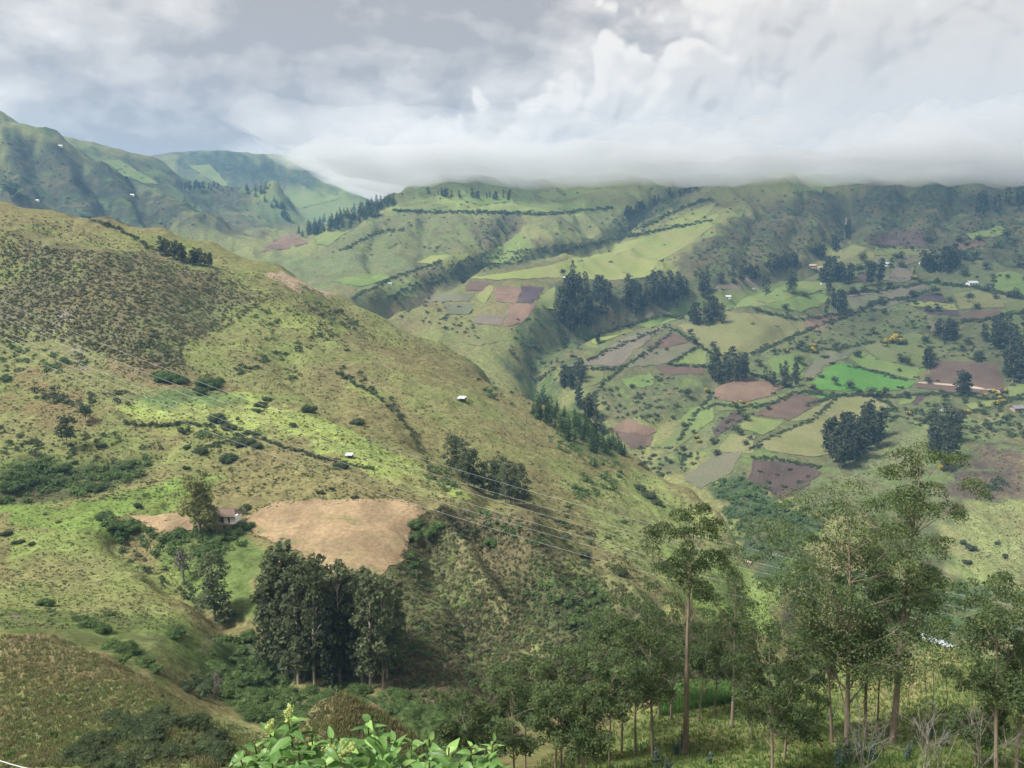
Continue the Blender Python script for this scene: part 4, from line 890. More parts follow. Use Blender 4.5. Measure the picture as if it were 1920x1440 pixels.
def spot(items, pal, label, group, rmin=42):
    x, y, z = hit([i[0] for i in items], [i[1] for i in items], rmin)
    for (u, v, w), a, b in zip(items, x, y):
        if np.isnan(a): continue
        p3 = (a, b, float(hz(a, b))); POOL.append((a, b, p3[2], w*px_m(p3), w, pal, label, group, True))
G, DK, DR = 'green', 'dark', 'dry'
# --- single bushes that the photograph shows one by one
spot([(320,712,50),(300,706,26),(340,718,30),(388,726,46),(375,735,30),(405,718,28)], G, 'round green shrub in the pasture under the brown slope', 'shrubs under the brown slope')
spot([(262,950,20),(35,1018,18),(58,1021,12),(12,1003,20),(345,810,24),(350,840,20),(375,850,26),(430,865,34),(350,880,18),(190,838,18),(140,868,14)], DK, 'dark shrub alone in the pasture above the farmhouse', 'lone pasture shrubs')
spot([(490,762,26),(500,750,18),(580,770,30),(670,795,34),(550,800,22),(478,772,22),(410,790,36),(430,805,30),(460,832,40),(480,838,26),(640,878,30),(665,935,16),(600,925,16),(622,918,14)], DK, 'dark rounded shrub beside the bright grass strip', 'shrubs beside the bright strip')
spot([(268,1090,14),(165,1175,36),(190,1185,30),(150,1165,26),(85,1135,28),(330,1190,40),(205,1152,20),(215,1215,36),(245,1225,44),(270,1245,40),(225,1240,36),(290,1258,30),(325,1195,30)], G, 'green shrub on the bank below the lower meadow', 'shrubs below the lower meadow')
spot([(1168,980,18),(1160,1075,30),(1092,1040,26),(1100,1060,22),(1215,932,34),(1200,918,28),(1230,945,26),(1140,1010,16),(1225,1240,18),(1068,1230,22)], DK, 'dark shrub on the meadow between the two spurs', 'shrubs on the spur meadow')
spot([(780,985,36),(800,1000,40),(820,990,30),(775,1010,30),(920,1020,34),(765,1045,28),(775,1060,26)], G, 'leafy shrub on the rim of the stubble field', 'rim shrubs of the stubble field')
spot([(1805,1018,16),(1820,1030,20),(1812,1055,14),(1870,1020,12),(1885,1045,14)], DK, 'dark shrub dotted on the open far meadow', 'shrubs on the far meadow')
spot([(1480,880,12),(1440,905,12),(1470,915,14),(1500,905,14),(1455,890,10),(1515,895,12),(1425,885,10)], DK, 'small shrub growing in the dark ploughed field', 'shrubs in the dark field')
spot([(1545,670,16),(1560,682,14),(1540,708,14),(1592,688,9),(1688,728,12),(1345,748,14)], DK, 'small round tree at the edge of the emerald field', 'trees at the emerald field edge')
spot([(915,735,22),(930,730,18),(920,745,20)], G, 'green shrub beside the upper white roofed shed', 'shrubs beside the upper shed')
spot([(85,965,8),(110,980,9),(240,905,9)], DR, 'small dry tussock in the green pasture', 'pasture tussocks')
# --- thickets
sow([(0,880),(60,850),(140,885),(280,862),(285,878),(240,905),(180,925),(120,942),(0,945)], 120, 3.5, 7.5, G, 'leafy green shrub in the thicket band above the lower pasture', 'pasture thicket band')
sow([(190,968),(240,982),(300,1005),(365,1000),(460,985),(472,1010),(440,1045),(380,1062),(300,1048),(200,1008)], 95, 3, 7, G, 'leafy green shrub in the thicket below the farmhouse', 'farmhouse thicket')
sow([(230,1020),(300,1060),(370,1110),(400,1140),(380,1150),(300,1100),(225,1045)], 34, 1.6, 3.4, DK, 'shrub along the gully below the farmhouse thicket', 'gully shrubs')
sow([(400,958),(470,945),(478,965),(440,972)], 12, 2.4, 4.5, DK, 'dark shrub behind the farmhouse roof', 'shrubs behind the farmhouse')
sow([(390,1200),(470,1195),(560,1285),(740,1305),(900,1350),(880,1420),(620,1400),(480,1350),(390,1290)], 230, 2.6, 6, G, 'deep green shrub filling the ravine beside the plantation', 'ravine shrubs', 110)
sow([(340,1290),(390,1260),(420,1310),(370,1320)], 10, 3, 5, DK, 'dark shrub at the ravine lip', 'ravine lip shrubs', 110)
sow([(0,650),(160,660),(165,690),(120,700),(0,700)], 40, 3, 7, G, 'green shrub at the foot of the brown slope', 'shrubs at the brown slope foot')
sow([(0,705),(50,720),(150,740),(240,735),(240,760),(120,765),(0,720)], 46, 3, 6, DK, 'dark shrub in the band crossing the upper pasture', 'upper pasture band')
sow([(570,560),(620,575),(690,615),(712,635),(690,635),(620,610),(575,580)], 44, 3, 7, DK, 'dark shrub in the thicket on the ridge shoulder', 'ridge shoulder thicket')
sow([(440,690),(500,665),(620,620),(620,635),(520,680),(450,700)], 34, 2.5, 5.5, DK, 'dark shrub along the path across the hill', 'path shrubs')
sow([(0,800),(60,820),(120,850),(60,860),(0,850)], 24, 2.5, 5, DK, 'shrub at the upper end of the thicket band', 'upper thicket end')
sow([(780,850),(830,880),(870,925),(850,935),(790,890)], 30, 2.5, 5, G, 'green shrub beside the gully eucalyptus clump', 'gully clump shrubs')
sow([(1085,890),(1140,870),(1155,920),(1100,940),(1060,960)], 36, 3, 6, G, 'green shrub on the far shoulder of the grassy spur', 'spur shoulder shrubs')
sow([(1010,1095),(1110,1080),(1150,1130),(1130,1190),(1060,1180),(960,1105)], 60, 2.5, 5.5, G, 'leafy shrub in the hollow of the brushy slope', 'brushy hollow shrubs')
sow([(1030,800),(1110,860),(1160,870),(1170,900),(1100,870),(1020,830)], 44, 3, 6, G, 'green shrub below the pine plantation', 'shrubs below the pines')
# gorge
sow([(1330,910),(1400,880),(1480,950),(1560,960),(1520,1020),(1440,1040),(1380,1010)], 230, 4, 10, G, 'deep green shrub crowding the river gorge', 'gorge shrubs')
sow([(1180,830),(1240,840),(1320,850),(1300,880),(1240,900),(1195,870)], 60, 3.5, 8, DK, 'dark shrub at the bend of the gorge', 'gorge bend shrubs')
sow([(1500,1040),(1700,1090),(1925,1105),(1925,1190),(1760,1180),(1600,1150)], 150, 3, 7, G, 'green shrub on the river bank below the far meadow', 'river bank shrubs')
sow([(1440,1060),(1520,1060),(1540,1110),(1490,1140)], 30, 3, 6, G, 'green shrub on the gorge wall by the river', 'gorge wall shrubs')
sow([(960,600),(1030,590),(1090,650),(1090,720),(990,720),(955,660)], 110, 4, 9, DK, 'dark shrub in the wooded side ravine', 'side ravine shrubs')
# far scrub bands
for poly, n in (([(1600,595),(1700,570),(1760,600),(1690,630),(1560,660),(1440,665),(1420,650),(1540,620)], 130), ([(1740,800),(1810,790),(1920,770),(1920,820),(1830,830)], 60), ([(1830,925),(1870,895),(1890,910),(1850,940)], 26),
    ([(1100,740),(1250,700),(1300,740),(1270,800),(1160,790)], 90), ([(1700,650),(1760,640),(1900,660),(1840,680)], 50), ([(1620,770),(1700,765),(1800,780),(1760,800),(1660,790)], 50),
    ([(880,480),(1000,465),(1140,445),(1160,450),(1000,490),(860,520),(740,560),(720,560)], 420), ([(905,402),(980,410),(940,470),(890,480)], 90), ([(1140,405),(1200,395),(1210,440),(1150,450)], 120), ([(1150,440),(1170,400),(1230,375),(1300,345),(1315,352),(1240,395),(1190,430)], 160),
    ([(1290,480),(1400,410),(1560,360),(1590,440),(1450,520),(1300,520)], 520), ([(1600,360),(1920,350),(1920,470),(1640,470)], 620), ([(740,510),(840,500),(800,550),(680,570)], 50), ([(700,560),(860,560),(900,640),(760,600)], 60),
    ([(1420,780),(1340,830),(1320,800),(1400,760)], 20), ([(1680,780),(1740,765),(1800,775),(1720,800)], 30)):
    sow(poly, n, 3, 8.5, DK, 'dark shrub on the far rough slopes', 'far slope shrubs', 300)
# far slopes and left mountains: loose trees seen as dots
for poly, n in (([(740,350),(1300,340),(1300,420),(900,470),(560,500)], 170), ([(1300,350),(1920,350),(1920,540),(1320,520)], 220), ([(0,230),(160,300),(330,400),(340,440),(0,370)], 160), ([(150,270),(430,350),(540,410),(350,430)], 150), ([(300,290),(700,345),(700,380),(420,350)], 110), ([(1050,480),(1300,440),(1560,560),(1920,520),(1920,760),(1300,860),(1200,700)], 90)):
    sow(poly, n, 3, 9, DK, 'far dark bush on the mountain slopes', 'mountain slope bushes', 650)
# --- hedges along the fields
HEDGES = [[(1390,671),(1445,650),(1510,622),(1590,592),(1640,570),(1720,556),(1740,545)], [(1256,611),(1215,628),(1160,650),(1100,676)], [(1069,690),(1120,692),(1165,692),(1215,660),(1260,625)], [(1256,615),(1300,640),(1340,668)], [(1165,692),(1130,720),(1100,760)],
 [(1307,652),(1252,684),(1330,690)], [(1415,582),(1450,590),(1490,600),(1590,588)], [(1580,552),(1640,546),(1700,538),(1750,530),(1830,540),(1860,548),(1925,560)], [(1700,563),(1720,570)], [(1862,515),(1865,545)], [(1800,605),(1860,598),(1925,585)],
 [(1505,655),(1550,655),(1600,650),(1640,640)], [(1600,688),(1650,700),(1700,715)], [(1505,738),(1560,742),(1610,742),(1670,745),(1760,738),(1850,748),(1925,748)], [(1420,832),(1470,810),(1520,790),(1575,742),(1510,760)], [(1410,860),(1460,862),(1510,872),(1540,878)],
 [(1300,778),(1340,760),(1400,765),(1450,756),(1490,738),(1540,735)], [(1400,845),(1430,835)], [(1640,745),(1680,765),(1660,770)], [(1810,775),(1860,765),(1920,740)], [(1040,690),(1000,720)], [(1095,640),(1170,612),(1245,592),(1280,598)], [(640,470),(700,440),(760,430)], [(660,560),(740,520),(830,490)], [(915,399),(1030,402),(1150,390)], [(740,396),(830,398),(915,399)],
 [(1200,430),(1260,400),(1330,372)], [(1050,470),(1150,450),(1250,430),(1330,415)], [(1340,735),(1310,770),(1290,800),(1270,830)], [(1370,690),(1420,705),(1480,725)]]
for h in HEDGES: sow_line(h, 1.9, (5, 11.5), DK, 'dark shrub in a hedge between the far fields', 'far field hedges', 3, 300)
for h in ([(630,700),(700,740),(745,775),(770,810),(790,850)], [(480,820),(560,850),(640,868),(700,880)], [(150,405),(220,430),(290,470)], [(230,795),(300,800),(350,795),(400,800)], [(390,840),(470,810)]):
    sow_line(h, 4, (7, 16), DK, 'dark shrub in the old hedge across the hill', 'hill hedge')
# yellow blossoming shrubs
spot([(1475,660,11),(1523,657,13),(1528,662,14),(1527,650,10),(1517,712,12),(1520,727,10),(1612,734,7),(1655,737,12),(1672,643,22),(1688,646,22),(1660,645,18),(1680,636,18),(1325,735,15),(1390,757,12),(1405,760,12),(1378,757,10),(1715,523,12),(1740,614,10),(1640,626,8),(1862,737,13),(1872,742,12),(1848,742,9),(1885,736,14),(1870,760,16),(1880,756,14),(1705,778,13),(1815,774,11),(1765,880,16),(1530,970,14),(1310,830,13),(1305,822,12),(1450,738,9),(1610,662,9),(1875,748,10)], 'yellow', 'yellow blossoming shrub on a field edge of the far valley side', 'yellow blossoming shrubs', 300)
# --- scrub cover (beyond count)
sow([(0,428),(100,466),(250,474),(420,520),(500,565),(420,618),(340,648),(350,698),(250,688),(100,638),(0,645)], 4200, .9, 2.8, 'slope', '', 'scrub', 42, False)
sow([(780,970),(830,950),(1000,990),(1110,1065),(1280,1178),(1400,1290),(1200,1330),(1050,1260),(960,1340),(740,1330),(730,1100)], 6200, .5, 1.9, 'mix', '', 'scrub', 42, False)
sow([(780,970),(830,950),(1000,990),(1110,1065),(1280,1178),(1400,1290),(1200,1330),(1050,1260),(960,1340),(740,1330),(730,1100)], 900, 1.6, 3.4, 'mix', '', 'scrub')
for poly, n in (([(440,690),(470,680),(480,700),(450,706)], 10), ([(520,690),(570,690),(575,715),(530,715)], 12), ([(395,790),(440,785),(500,815),(470,825),(400,812)], 22), ([(360,820),(400,800),(440,835),(380,850)], 14), ([(640,680),(700,720),(760,780),(750,785),(680,735),(630,700)], 26), ([(250,640),(345,620),(355,660),(260,690)], 24), ([(130,830),(200,800),(230,830),(180,870),(110,860)], 16), ([(870,690),(960,720),(1000,760),(960,765),(880,720)], 22), ([(430,560),(520,590),(560,640),(500,640),(430,600)], 20), ([(590,600),(660,650),(650,665),(585,625)], 16), ([(1000,960),(1060,960),(1120,1010),(1090,1030),(1010,1000)], 20), ([(880,960),(960,970),(1010,1020),(960,1020)], 18)):
    sow(poly, n, 2.2, 5.5, DK if rng.random() < .6 else G, 'shrub in a ragged patch on the open hillside', 'hillside shrub patches')
sow([(0,690),(600,560),(1000,730),(1180,860),(1400,1090),(1250,1120),(830,940),(420,930),(0,950)], 2300, .5, 2.2, 'mix', '', 'scrub')
sow([(0,400),(200,410),(600,545),(900,680),(620,640),(450,540),(200,470),(0,425)], 500, .7, 2.4, 'mix', '', 'scrub')
sow([(0,960),(400,900),(400,1190),(0,1180)], 380, .3, 1.2, 'mix', '', 'scrub')
sow([(0,1190),(100,1190),(260,1262),(400,1350),(560,1390),(560,1440),(0,1440)], 1700, .25, .9, 'mix', '', 'scrub')
sow([(560,1335),(640,1298),(780,1370),(800,1420),(560,1420)], 1500, .2, .6, 'drymix', '', 'scrub')
sow([(120,1440),(200,1345),(300,1320),(400,1365),(440,1440)], 44, 1.8, 4.0, DK, 'dark leafy shrub on the flank of the lower left knoll', 'knoll shrubs')
sow([(0,1300),(200,1285),(330,1330),(200,1420),(0,1440)], 30, .7, 1.6, G, 'small green bush in the dry grass of the lower left knoll', 'knoll bushes')
sow([(400,1390),(560,1400),(560,1440),(400,1440)], 90, .6, 1.4, 'green', '', 'scrub')
sow([(1780,870),(1840,830),(1925,840),(1925,920),(1830,940),(1785,955)], 200, .8, 2.5, 'drymix', '', 'scrub', 300)
sow([(1500,940),(1640,830),(1760,795),(1700,880),(1580,950)], 200, .8, 2.2, 'mix', '', 'scrub', 300)
sow([(1792,965),(1925,925),(1925,1101),(1800,1097)], 90, .8, 2.0, 'mix', '', 'scrub', 300)
sow([(1040,900),(1200,880),(1340,960),(1480,1110),(1300,1180),(1100,1050)], 500, .5, 2.0, 'mix', '', 'scrub')
sow([(480,960),(560,940),(760,940),(800,962),(765,1000),(755,1045),(700,1080),(600,1060),(500,1005)], 260, .15, .5, 'drymix', '', 'scrub')
sow([(0,400),(200,425),(560,560),(620,640),(420,720),(200,740),(0,720)], 700, .8, 2.8, 'mix', '', 'scrub')
TUF = []
for poly, n, lo, hi_ in (([(0,700),(380,640),(600,560),(1000,730),(1180,860),(1400,1090),(1250,1120),(830,940),(420,930),(0,950)], 9000, .5, 1.5), ([(0,950),(420,900),(420,1180),(0,1180)], 4200, .3, .9), ([(0,395),(600,545),(900,680),(620,640),(450,540),(200,470),(0,430)], 1800, .7, 1.8), ([(1792,965),(1925,925),(1925,1101),(1800,1097)], 900, .6, 1.4), ([(1500,940),(1640,830),(1760,795),(1700,880),(1580,950)], 900, .6, 1.4)):
    W3, q = poly_points(poly, n, rng); s_ = lo+(hi_-lo)*rng.random(len(W3))**1.5
    TUF += [(a[0], a[1], a[2], b, 1, 'tuft', '', '', False) for a, b in zip(W3, s_)]
sow_margin = [(455,977),(480,958),(520,944),(560,938),(640,937),(700,936),(760,938),(805,961),(775,983),(766,1010),(760,1040),(740,1062),(706,1085),(660,1088),(620,1072),(560,1040),(510,1012),(475,1000),(455,977)]
for _ in range(3): sow_line(sow_margin, 5, (2.0, 6), 'mix', '', 'scrub', 7)
# --- the largest become things of their own, the rest one mass of scrub
things = [i for i, p in enumerate(POOL) if p[6]]
things.sort(key=lambda i: -(POOL[i][4]+(1000 if POOL[i][8] else 0)))
n_y = 0; n_g = 0; indiv = set()
for i in things:
    if POOL[i][5] == 'yellow': indiv.add(i)
    elif n_g < 295: indiv.add(i); n_g += 1
XH_ME = {pal: [mb.mesh('shrub', m) for mb in SHRUB_XH] for pal, m in ((G, M_SHR), (DK, M_SHRD), (DR, M_DRY))}
bygrp = {}
for i in indiv: bygrp.setdefault(POOL[i][7], []).append(i)
for grp, ids in bygrp.items():                             # which part of a thicket a shrub stands in
    if len(ids) < 9 or POOL[ids[0]][5] == 'yellow': continue
    order = sorted(ids, key=lambda i: math.hypot(POOL[i][0], POOL[i][1])); k3 = len(ids)//3; wide = max(ids, key=lambda i: POOL[i][3])
    for q, i in enumerate(order):
        p_ = POOL[i]; lab = p_[6]+(', on the downhill side' if q < k3 else ', on the uphill side' if q >= len(ids)-k3 else ', between the edges')
        if i == wide: lab = 'widest '+p_[6]
        if len(lab.split()) <= 16: POOL[i] = p_[:6]+(lab,)+p_[7:]
HI_ME = {pal: [mb.mesh('shrub', m) for mb in SHRUB_HI] for pal, m in ((G, M_SHR), (DK, M_SHRD), (DR, M_DRY))}
YEL_FOL = [mb.mesh('foliage', M_SHRD) for mb in SHRUB_HI[:2]]
YB = []
for s_ in range(2):
    mb = MB(); r_ = np.random.default_rng(900+s_); leaves_on(mb, [(0, 0, .5), (.3, .1, .45), (-.3, .2, .45)], [(.5, .5, .42)]*3, 120, .26, r_, 1.3, .4, .08, 0, .25); YB.append(mb.mesh('blossom', M_YEL))
for i in sorted(indiv):
    x, y, z, s, px, pal, lab, grp, fx = POOL[i]
    rz = rng.uniform(0, 6.28)
    if pal == 'yellow':
        r0 = empty('blossoming_shrub', (x, y, z-.05*s), lab, 'shrub', grp, rz, (s*.5, s*.5, s*.6)); k = int(rng.integers(2)); obj('foliage', YEL_FOL[k], r0); obj('blossom', YB[k], r0)
    else:
        o = obj('shrub', XH_ME[pal][int(rng.integers(3))] if px > 24 else HI_ME[pal][int(rng.integers(5))], None, (x, y, z-.06*s)); o.rotation_euler = (0, 0, rz); f = rng.uniform(.85, 1.15); o.scale = (s*.5, s*.5, s*.5*f); tag(o, lab, 'shrub', grp)
def mass(name, items, mats_of, templates):
    """one mesh of many plants; template per plant, material by palette"""
    mats = [M_SHR, M_SHRD, M_DRY, M_TUFT]; Vs = []; Fs = []; Ms = []; nv = 0
    arr = np.array([(p[0], p[1], p[2], p[3]) for p in items]); mi = np.array([mats_of(p[5]) for p in items])
    ti = rng.integers(len(templates), size=len(items))
    for k, t in enumerate(templates):
        TV = np.concatenate(t.v); TF = np.array([f for f in t.f if len(f) == 4])
        sel = np.where(ti == k)[0]
        if not len(sel): continue
        a = rng.random(len(sel))*6.28; c, s_ = np.cos(a), np.sin(a); S = arr[sel, 3]*.5
        X = (TV[None, :, 0]*c[:, None]-TV[None, :, 1]*s_[:, None])*S[:, None]+arr[sel, 0, None]; Y = (TV[None, :, 0]*s_[:, None]+TV[None, :, 1]*c[:, None])*S[:, None]+arr[sel, 1, None]
        Z = (TV[None, :, 2]-.08)*S[:, None]*(.8+.4*rng.random((len(sel), 1)))+arr[sel, 2, None]
        Vs.append(np.stack([X, Y, Z], -1).reshape(-1, 3)); off = nv+np.arange(len(sel))*len(TV); Fs.append((TF[None]+off[:, None, None]).reshape(-1, 4)); Ms.append(np.repeat(mi[sel], len(TF))); nv += len(sel)*len(TV)
    V = np.concatenate(Vs); F = np.concatenate(Fs); Mi = np.concatenate(Ms)
    me = bpy.data.meshes.new(name); me.vertices.add(len(V)); me.vertices.foreach_set('co', V.astype(np.float32).ravel()); me.loops.add(F.size); me.loops.foreach_set('vertex_index', F.astype(np.int32).ravel())
    me.polygons.add(len(F)); me.polygons.foreach_set('loop_start', np.arange(0, F.size, 4, dtype=np.int32))
    for m in mats: me.materials.append(m)
    me.polygons.foreach_set('material_index', Mi.astype(np.int32)); me.update(calc_edges=True)
    o = obj(name, me); o['kind'] = 'stuff'; return o
def pal_idx(p):
    if p == 'tuft': return int(rng.choice(4, p=[.12, .03, .35, .5]))
    if p == 'slope': return int(rng.choice(4, p=[.12, .10, .48, .30]))
    if p == G: return 0
    if p == DK: return 1
    if p == DR: return 2
    if p == 'drymix': return int(rng.choice(4, p=[.08, .07, .65, .2]))
    return int(rng.choice(4, p=[.20, .16, .34, .30]))
rest_things = [POOL[i] for i in things if i not in indiv]
scr = [p for p in POOL if not p[6]]
big = rest_things+[p for p in scr if p[4] > 5]; small = [p for p in scr if p[4] <= 5]
print('shrubs', len(indiv), 'mass', len(big), len(small))
o = mass('scrub', big, pal_idx, SHRUB_LO); o['label'] = 'rough shrubs and bushes covering the slopes and hedgerows'
o = mass('low_scrub', small, pal_idx, SHRUB_XS); o['label'] = 'low dry tussocks and scrub speckling the hillsides'

o = mass('grass_tussocks', TUF, pal_idx, TUFTS); o['label'] = 'grass tussocks over the open pasture slopes'
# ================================================================== near eucalyptus belt
def euc_tree(seed, H, c0, cw, ncl, lpc, lean, r0, leaf=.26, dens=1.0, flat=.80, twigs=6):
    """tapered leaning trunk, ascending limbs, leaf billows carried at the limb ends; returns wood and crown meshes"""
    r = np.random.default_rng(seed); wood = MB(); crown = MB(); cs = []; rs = []
    ph = r.random(2)*6.28
    def tp(t): return np.array((lean[0]*t+.012*H*math.sin(4*t+ph[0])*t, lean[1]*t+.012*H*math.sin(3.3*t+ph[1])*t, H*t))
    wood.tube([tp(t) for t in np.linspace(-.03, .985, 13)], r0*(1-np.linspace(0, .93, 13)**.9), 8)
    for i in range(ncl):
        t = c0+(1-c0)*(i+.4*r.random())/ncl; f = (1-t)/(1-c0)
        prof = (.26+.80*math.sin(math.pi*min(.97, .18+.72*f)))*cw
        th = i*2.399+r.normal()*.35; L = prof*(.45+.6*r.random())
        t0 = max(.08, t-(.10+.10*r.random())); a = tp(t0); d = np.array((math.cos(th), math.sin(th), 0))
        e = tp(t)+d*L+np.array((0, 0, L*.10)); m1 = a+(e-a)*.5+np.array((0, 0, -.06*L))+r.normal(size=3)*.08
        rb = max(.022, r0*(1-t0)*.42); wood.tube([a, a+(m1-a)*.5, m1, e], [rb, rb*.8, rb*.55, rb*.2], 5)
        q = cw*(.22+.20*r.random())*(.7+.5*f)
        cs.append(e); rs.append((q, q, q*flat))
        for _ in range(2):
            o2 = e+np.array((r.normal()*q*.75, r.normal()*q*.75, r.normal()*q*.35)); k2 = q*(.45+.35*r.random()); cs.append(o2); rs.append((k2, k2, k2*flat)); wood.tube([m1, (m1+o2)/2+r.normal(size=3)*.05, o2], [rb*.4, rb*.25, .012], 4)
    cs.append(tp(.97)); rs.append((cw*.30, cw*.30, cw*.34))
    leaves_on(crown, cs, rs, int(ncl*lpc*2.2*dens), leaf, r, 2.2, .6, .38, 0, -.45, .8)
    for i in range(twigs):                             # dead side twigs on the bare stem
        t = .2+(c0-.1)*r.random(); th = r.random()*6.28; L = .6+1.4*r.random(); a = tp(t); wood.tube([a, a+L*.5*np.array((math.cos(th), math.sin(th), .3)), a+L*np.array((math.cos(th), math.sin(th), .75))], [.03, .02, .008], 4)
    return wood.mesh('trunk', M_BARK, smooth=True), crown.mesh('crown', M_EUC)
def near_tree(u, v, ut, vt, seed, label, c0=.5, cw_px=60, ncl=14, lpc=470, r0=.2, group=None, rmin=42, leaf=.25, **kw):
    p3 = at_ground(u, v, rmin)
    if p3 is None: print('miss', u, v); return
    dx, dy, dz = pix_dir(ut, vt); k = p3[1]/float(dy); H = float(dz)*k-p3[2]; lx = float(dx)*k-p3[0]
    pm = px_m(p3)
    w, c = euc_tree(seed, H, c0, cw_px*pm, ncl, lpc, (lx, 0), r0, leaf, **kw)
    o = empty('eucalyptus_tree', (p3[0], p3[1], p3[2]), label, 'tree', group); obj('trunk', w, o); obj('crown', c, o); return o
near_tree(1285,1415,1300,955,1,'tall eucalyptus with a long bare stem and flat umbrella crown above the maize patch',.66,66,13,300,.34)
near_tree(1372,1365,1385,1032,2,'slender eucalyptus with layered crown behind the maize patch edge',.36,62,18,250,.20)
near_tree(1236,1345,1228,1030,3,'thin open crowned eucalyptus standing behind the bare stemmed tall one',.45,52,12,190,.16)
near_tree(1588,1400,1590,925,4,'broad dense eucalyptus with a wide spreading dark crown',.30,118,34,330,.30, flat=.7)
near_tree(1622,1385,1630,985,5,'second stem of the broad eucalyptus clump, leafy to its middle',.38,78,18,260,.20)
near_tree(1560,1392,1545,1015,6,'leaning eucalyptus at the edge of the broad clump',.42,66,15,240,.18)
near_tree(1674,1393,1726,840,7,'tallest eucalyptus, leaning, with a clear dark trunk and open crown',.46,70,24,290,.36)
near_tree(1448,1452,1445,1180,8,'short bushy eucalyptus with several stems beside the broad clump',.28,62,16,230,.15)
near_tree(1470,1430,1490,1200,9,'small eucalyptus crowded between the slender and the broad trees',.30,48,12,210,.13)
near_tree(1868,1452,1866,1098,10,'eucalyptus with drooping crown at the slope edge beside the bare shrub',.40,64,17,260,.18)
near_tree(1905,1450,1925,1110,11,'dense eucalyptus standing over the bare shrub on the slope',.38,66,16,260,.18)
near_tree(1829,1440,1832,1275,12,'low round eucalyptus with glossy dark leaves beside the bare shrub',.30,44,10,210,.10)
near_tree(1224,1422,1215,1140,13,'eucalyptus with a dark straight stem beside the maize patch',.42,56,15,240,.19)
near_tree(1410,1388,1405,1175,14,'small straight eucalyptus above the grass between the tall trees',.40,40,10,200,.13)
BELT = [(905,1455,925,1262),(985,1440,985,1238),(1052,1440,1050,1228),(1085,1432,1085,1245),(1112,1425,1120,1190),(1145,1395,1140,1150),(1165,1412,1170,1165),(1192,1418,1190,1180),(1142,1440,1148,1235),(965,1470,960,1290),(1040,1470,1048,1300),(1258,1350,1262,1165),(1310,1352,1330,1150),(1340,1340,1352,1180),(880,1475,875,1310),(1095,1465,1090,1310),(1510,1380,1515,1190),(1645,1370,1655,1120)]
for i, (a, b, c, d) in enumerate(BELT):
    near_tree(a, b, c, d, 30+i, 'thin stemmed eucalyptus in the crowded belt along the ravine edge', .42+.12*(i % 3)/2, 42+6*(i % 4), 12+i % 4, 220, .10+.02*(i % 4), 'ravine edge eucalyptus belt')
# bluish saplings
def sapling(u, v, hpx, seed):
    p3 = at_ground(u, v)
    if p3 is None: return
    r = np.random.default_rng(seed); H = hpx*px_m(p3); wood = MB(); cr = MB(); cs = []; rs = []
    for s in range(3):
        d = r.normal(size=2)*.12*H; hh = H*(.6+.4*r.random()); wood.tube([(0, 0, -.1), (d[0]*.5, d[1]*.5, hh*.5), (d[0], d[1], hh)], [.025, .018, .006], 4)
        for k in range(6): t = .15+.8*k/5; cs.append((d[0]*t, d[1]*t, hh*t)); q = .13*H*(1.1-t); rs.append((q, q, q*.9))
    leaves_on(cr, cs, rs, 260, .22, r, 1.5, .7, .6, 0, -.8)
    o = empty('eucalyptus_sapling', p3, 'bluish juvenile eucalyptus sapling under the tall trees', 'sapling', 'bluish saplings'); obj('stem', wood.mesh('stem', M_BARK), o); obj('crown', cr.mesh('crown', M_BLUE), o)
for i, (u, v, h) in enumerate([(1590,1432,75),(1612,1420,60),(1572,1440,60),(1632,1425,52),(1282,1408,45),(1268,1415,34),(1232,1440,50),(1250,1450,40),(1330,1432,28),(1770,1400,44),(1745,1385,36),(1700,1425,40),(1555,1350,30)]): sapling(u, v, h, 500+i)
# dead bare shrubs on the right
def bare_shrub(u, v, hpx, wpx, seed, label, n=9):
    p3 = at_ground(u, v)
    if p3 is None: return
    r = np.random.default_rng(seed); pm = px_m(p3); wood = MB(); H = hpx*pm; Wd = wpx*pm
    def grow(a, d, L, rad, depth):
        m = a+d*L*.5+r.normal(size=3)*L*.06; e = a+d*L+np.array((0, 0, L*.12)); wood.tube([a, m, e], [rad, rad*.8, rad*.55], 4)
        if depth:
            for _ in range(3):
                d2 = d+r.normal(size=3)*.55; d2[2] = abs(d2[2])*.9; d2 /= np.linalg.norm(d2); grow(a+(e-a)*(.45+.5*r.random()), d2, L*(.45+.25*r.random()), rad*.55, depth-1)
    for i in range(n):
        d = np.array((r.normal()*Wd/H*.8, r.normal()*.4, 1)); d /= np.linalg.norm(d); grow(np.array((r.normal()*Wd*.18, r.normal()*.4, -.1)), d, H*(.5+.35*r.random()), .045, 2)
    o = obj('bare_shrub', wood.mesh('bare_shrub', M_GREYT), None, p3); tag(o, label, 'shrub')
bare_shrub(1620,1446,85,50,601,'leafless branching shrub beside the broad eucalyptus clump')
bare_shrub(1745,1448,95,70,602,'large leafless shrub with tangled pale twigs on the grass slope',9)
bare_shrub(1850,1450,95,50,603,'leafless shrub under the drooping crowned eucalyptus')
for i, (u, v, ut, vt) in enumerate([(1728,1390,1732,1215),(1742,1385,1748,1210),(1768,1380,1770,1225),(1700,1330,1702,1240)]):   # thin dead stems
    p3 = at_ground(u, v); dx, dy, dz = pix_dir(ut, vt); k = p3[1]/float(dy); mb = MB(); hh = float(dz)*k-p3[2]
    mb.tube([(0, 0, -.1), (.1, 0, hh*.5), (float(dx)*k-p3[0], 0, hh)], [.05, .04, .015], 5)
    for q in range(7): t = .3+.65*q/6; th = q*2.4; mb.tube([(.1, 0, hh*t), (.1+.4*math.cos(th), .4*math.sin(th), hh*t+.35)], [.015, .006], 3)
    o = obj('dead_sapling', mb.mesh('dead_sapling', M_GREYT), None, p3); tag(o, 'thin dead sapling stem on the dry grass crest', 'sapling', 'dead sapling stems')
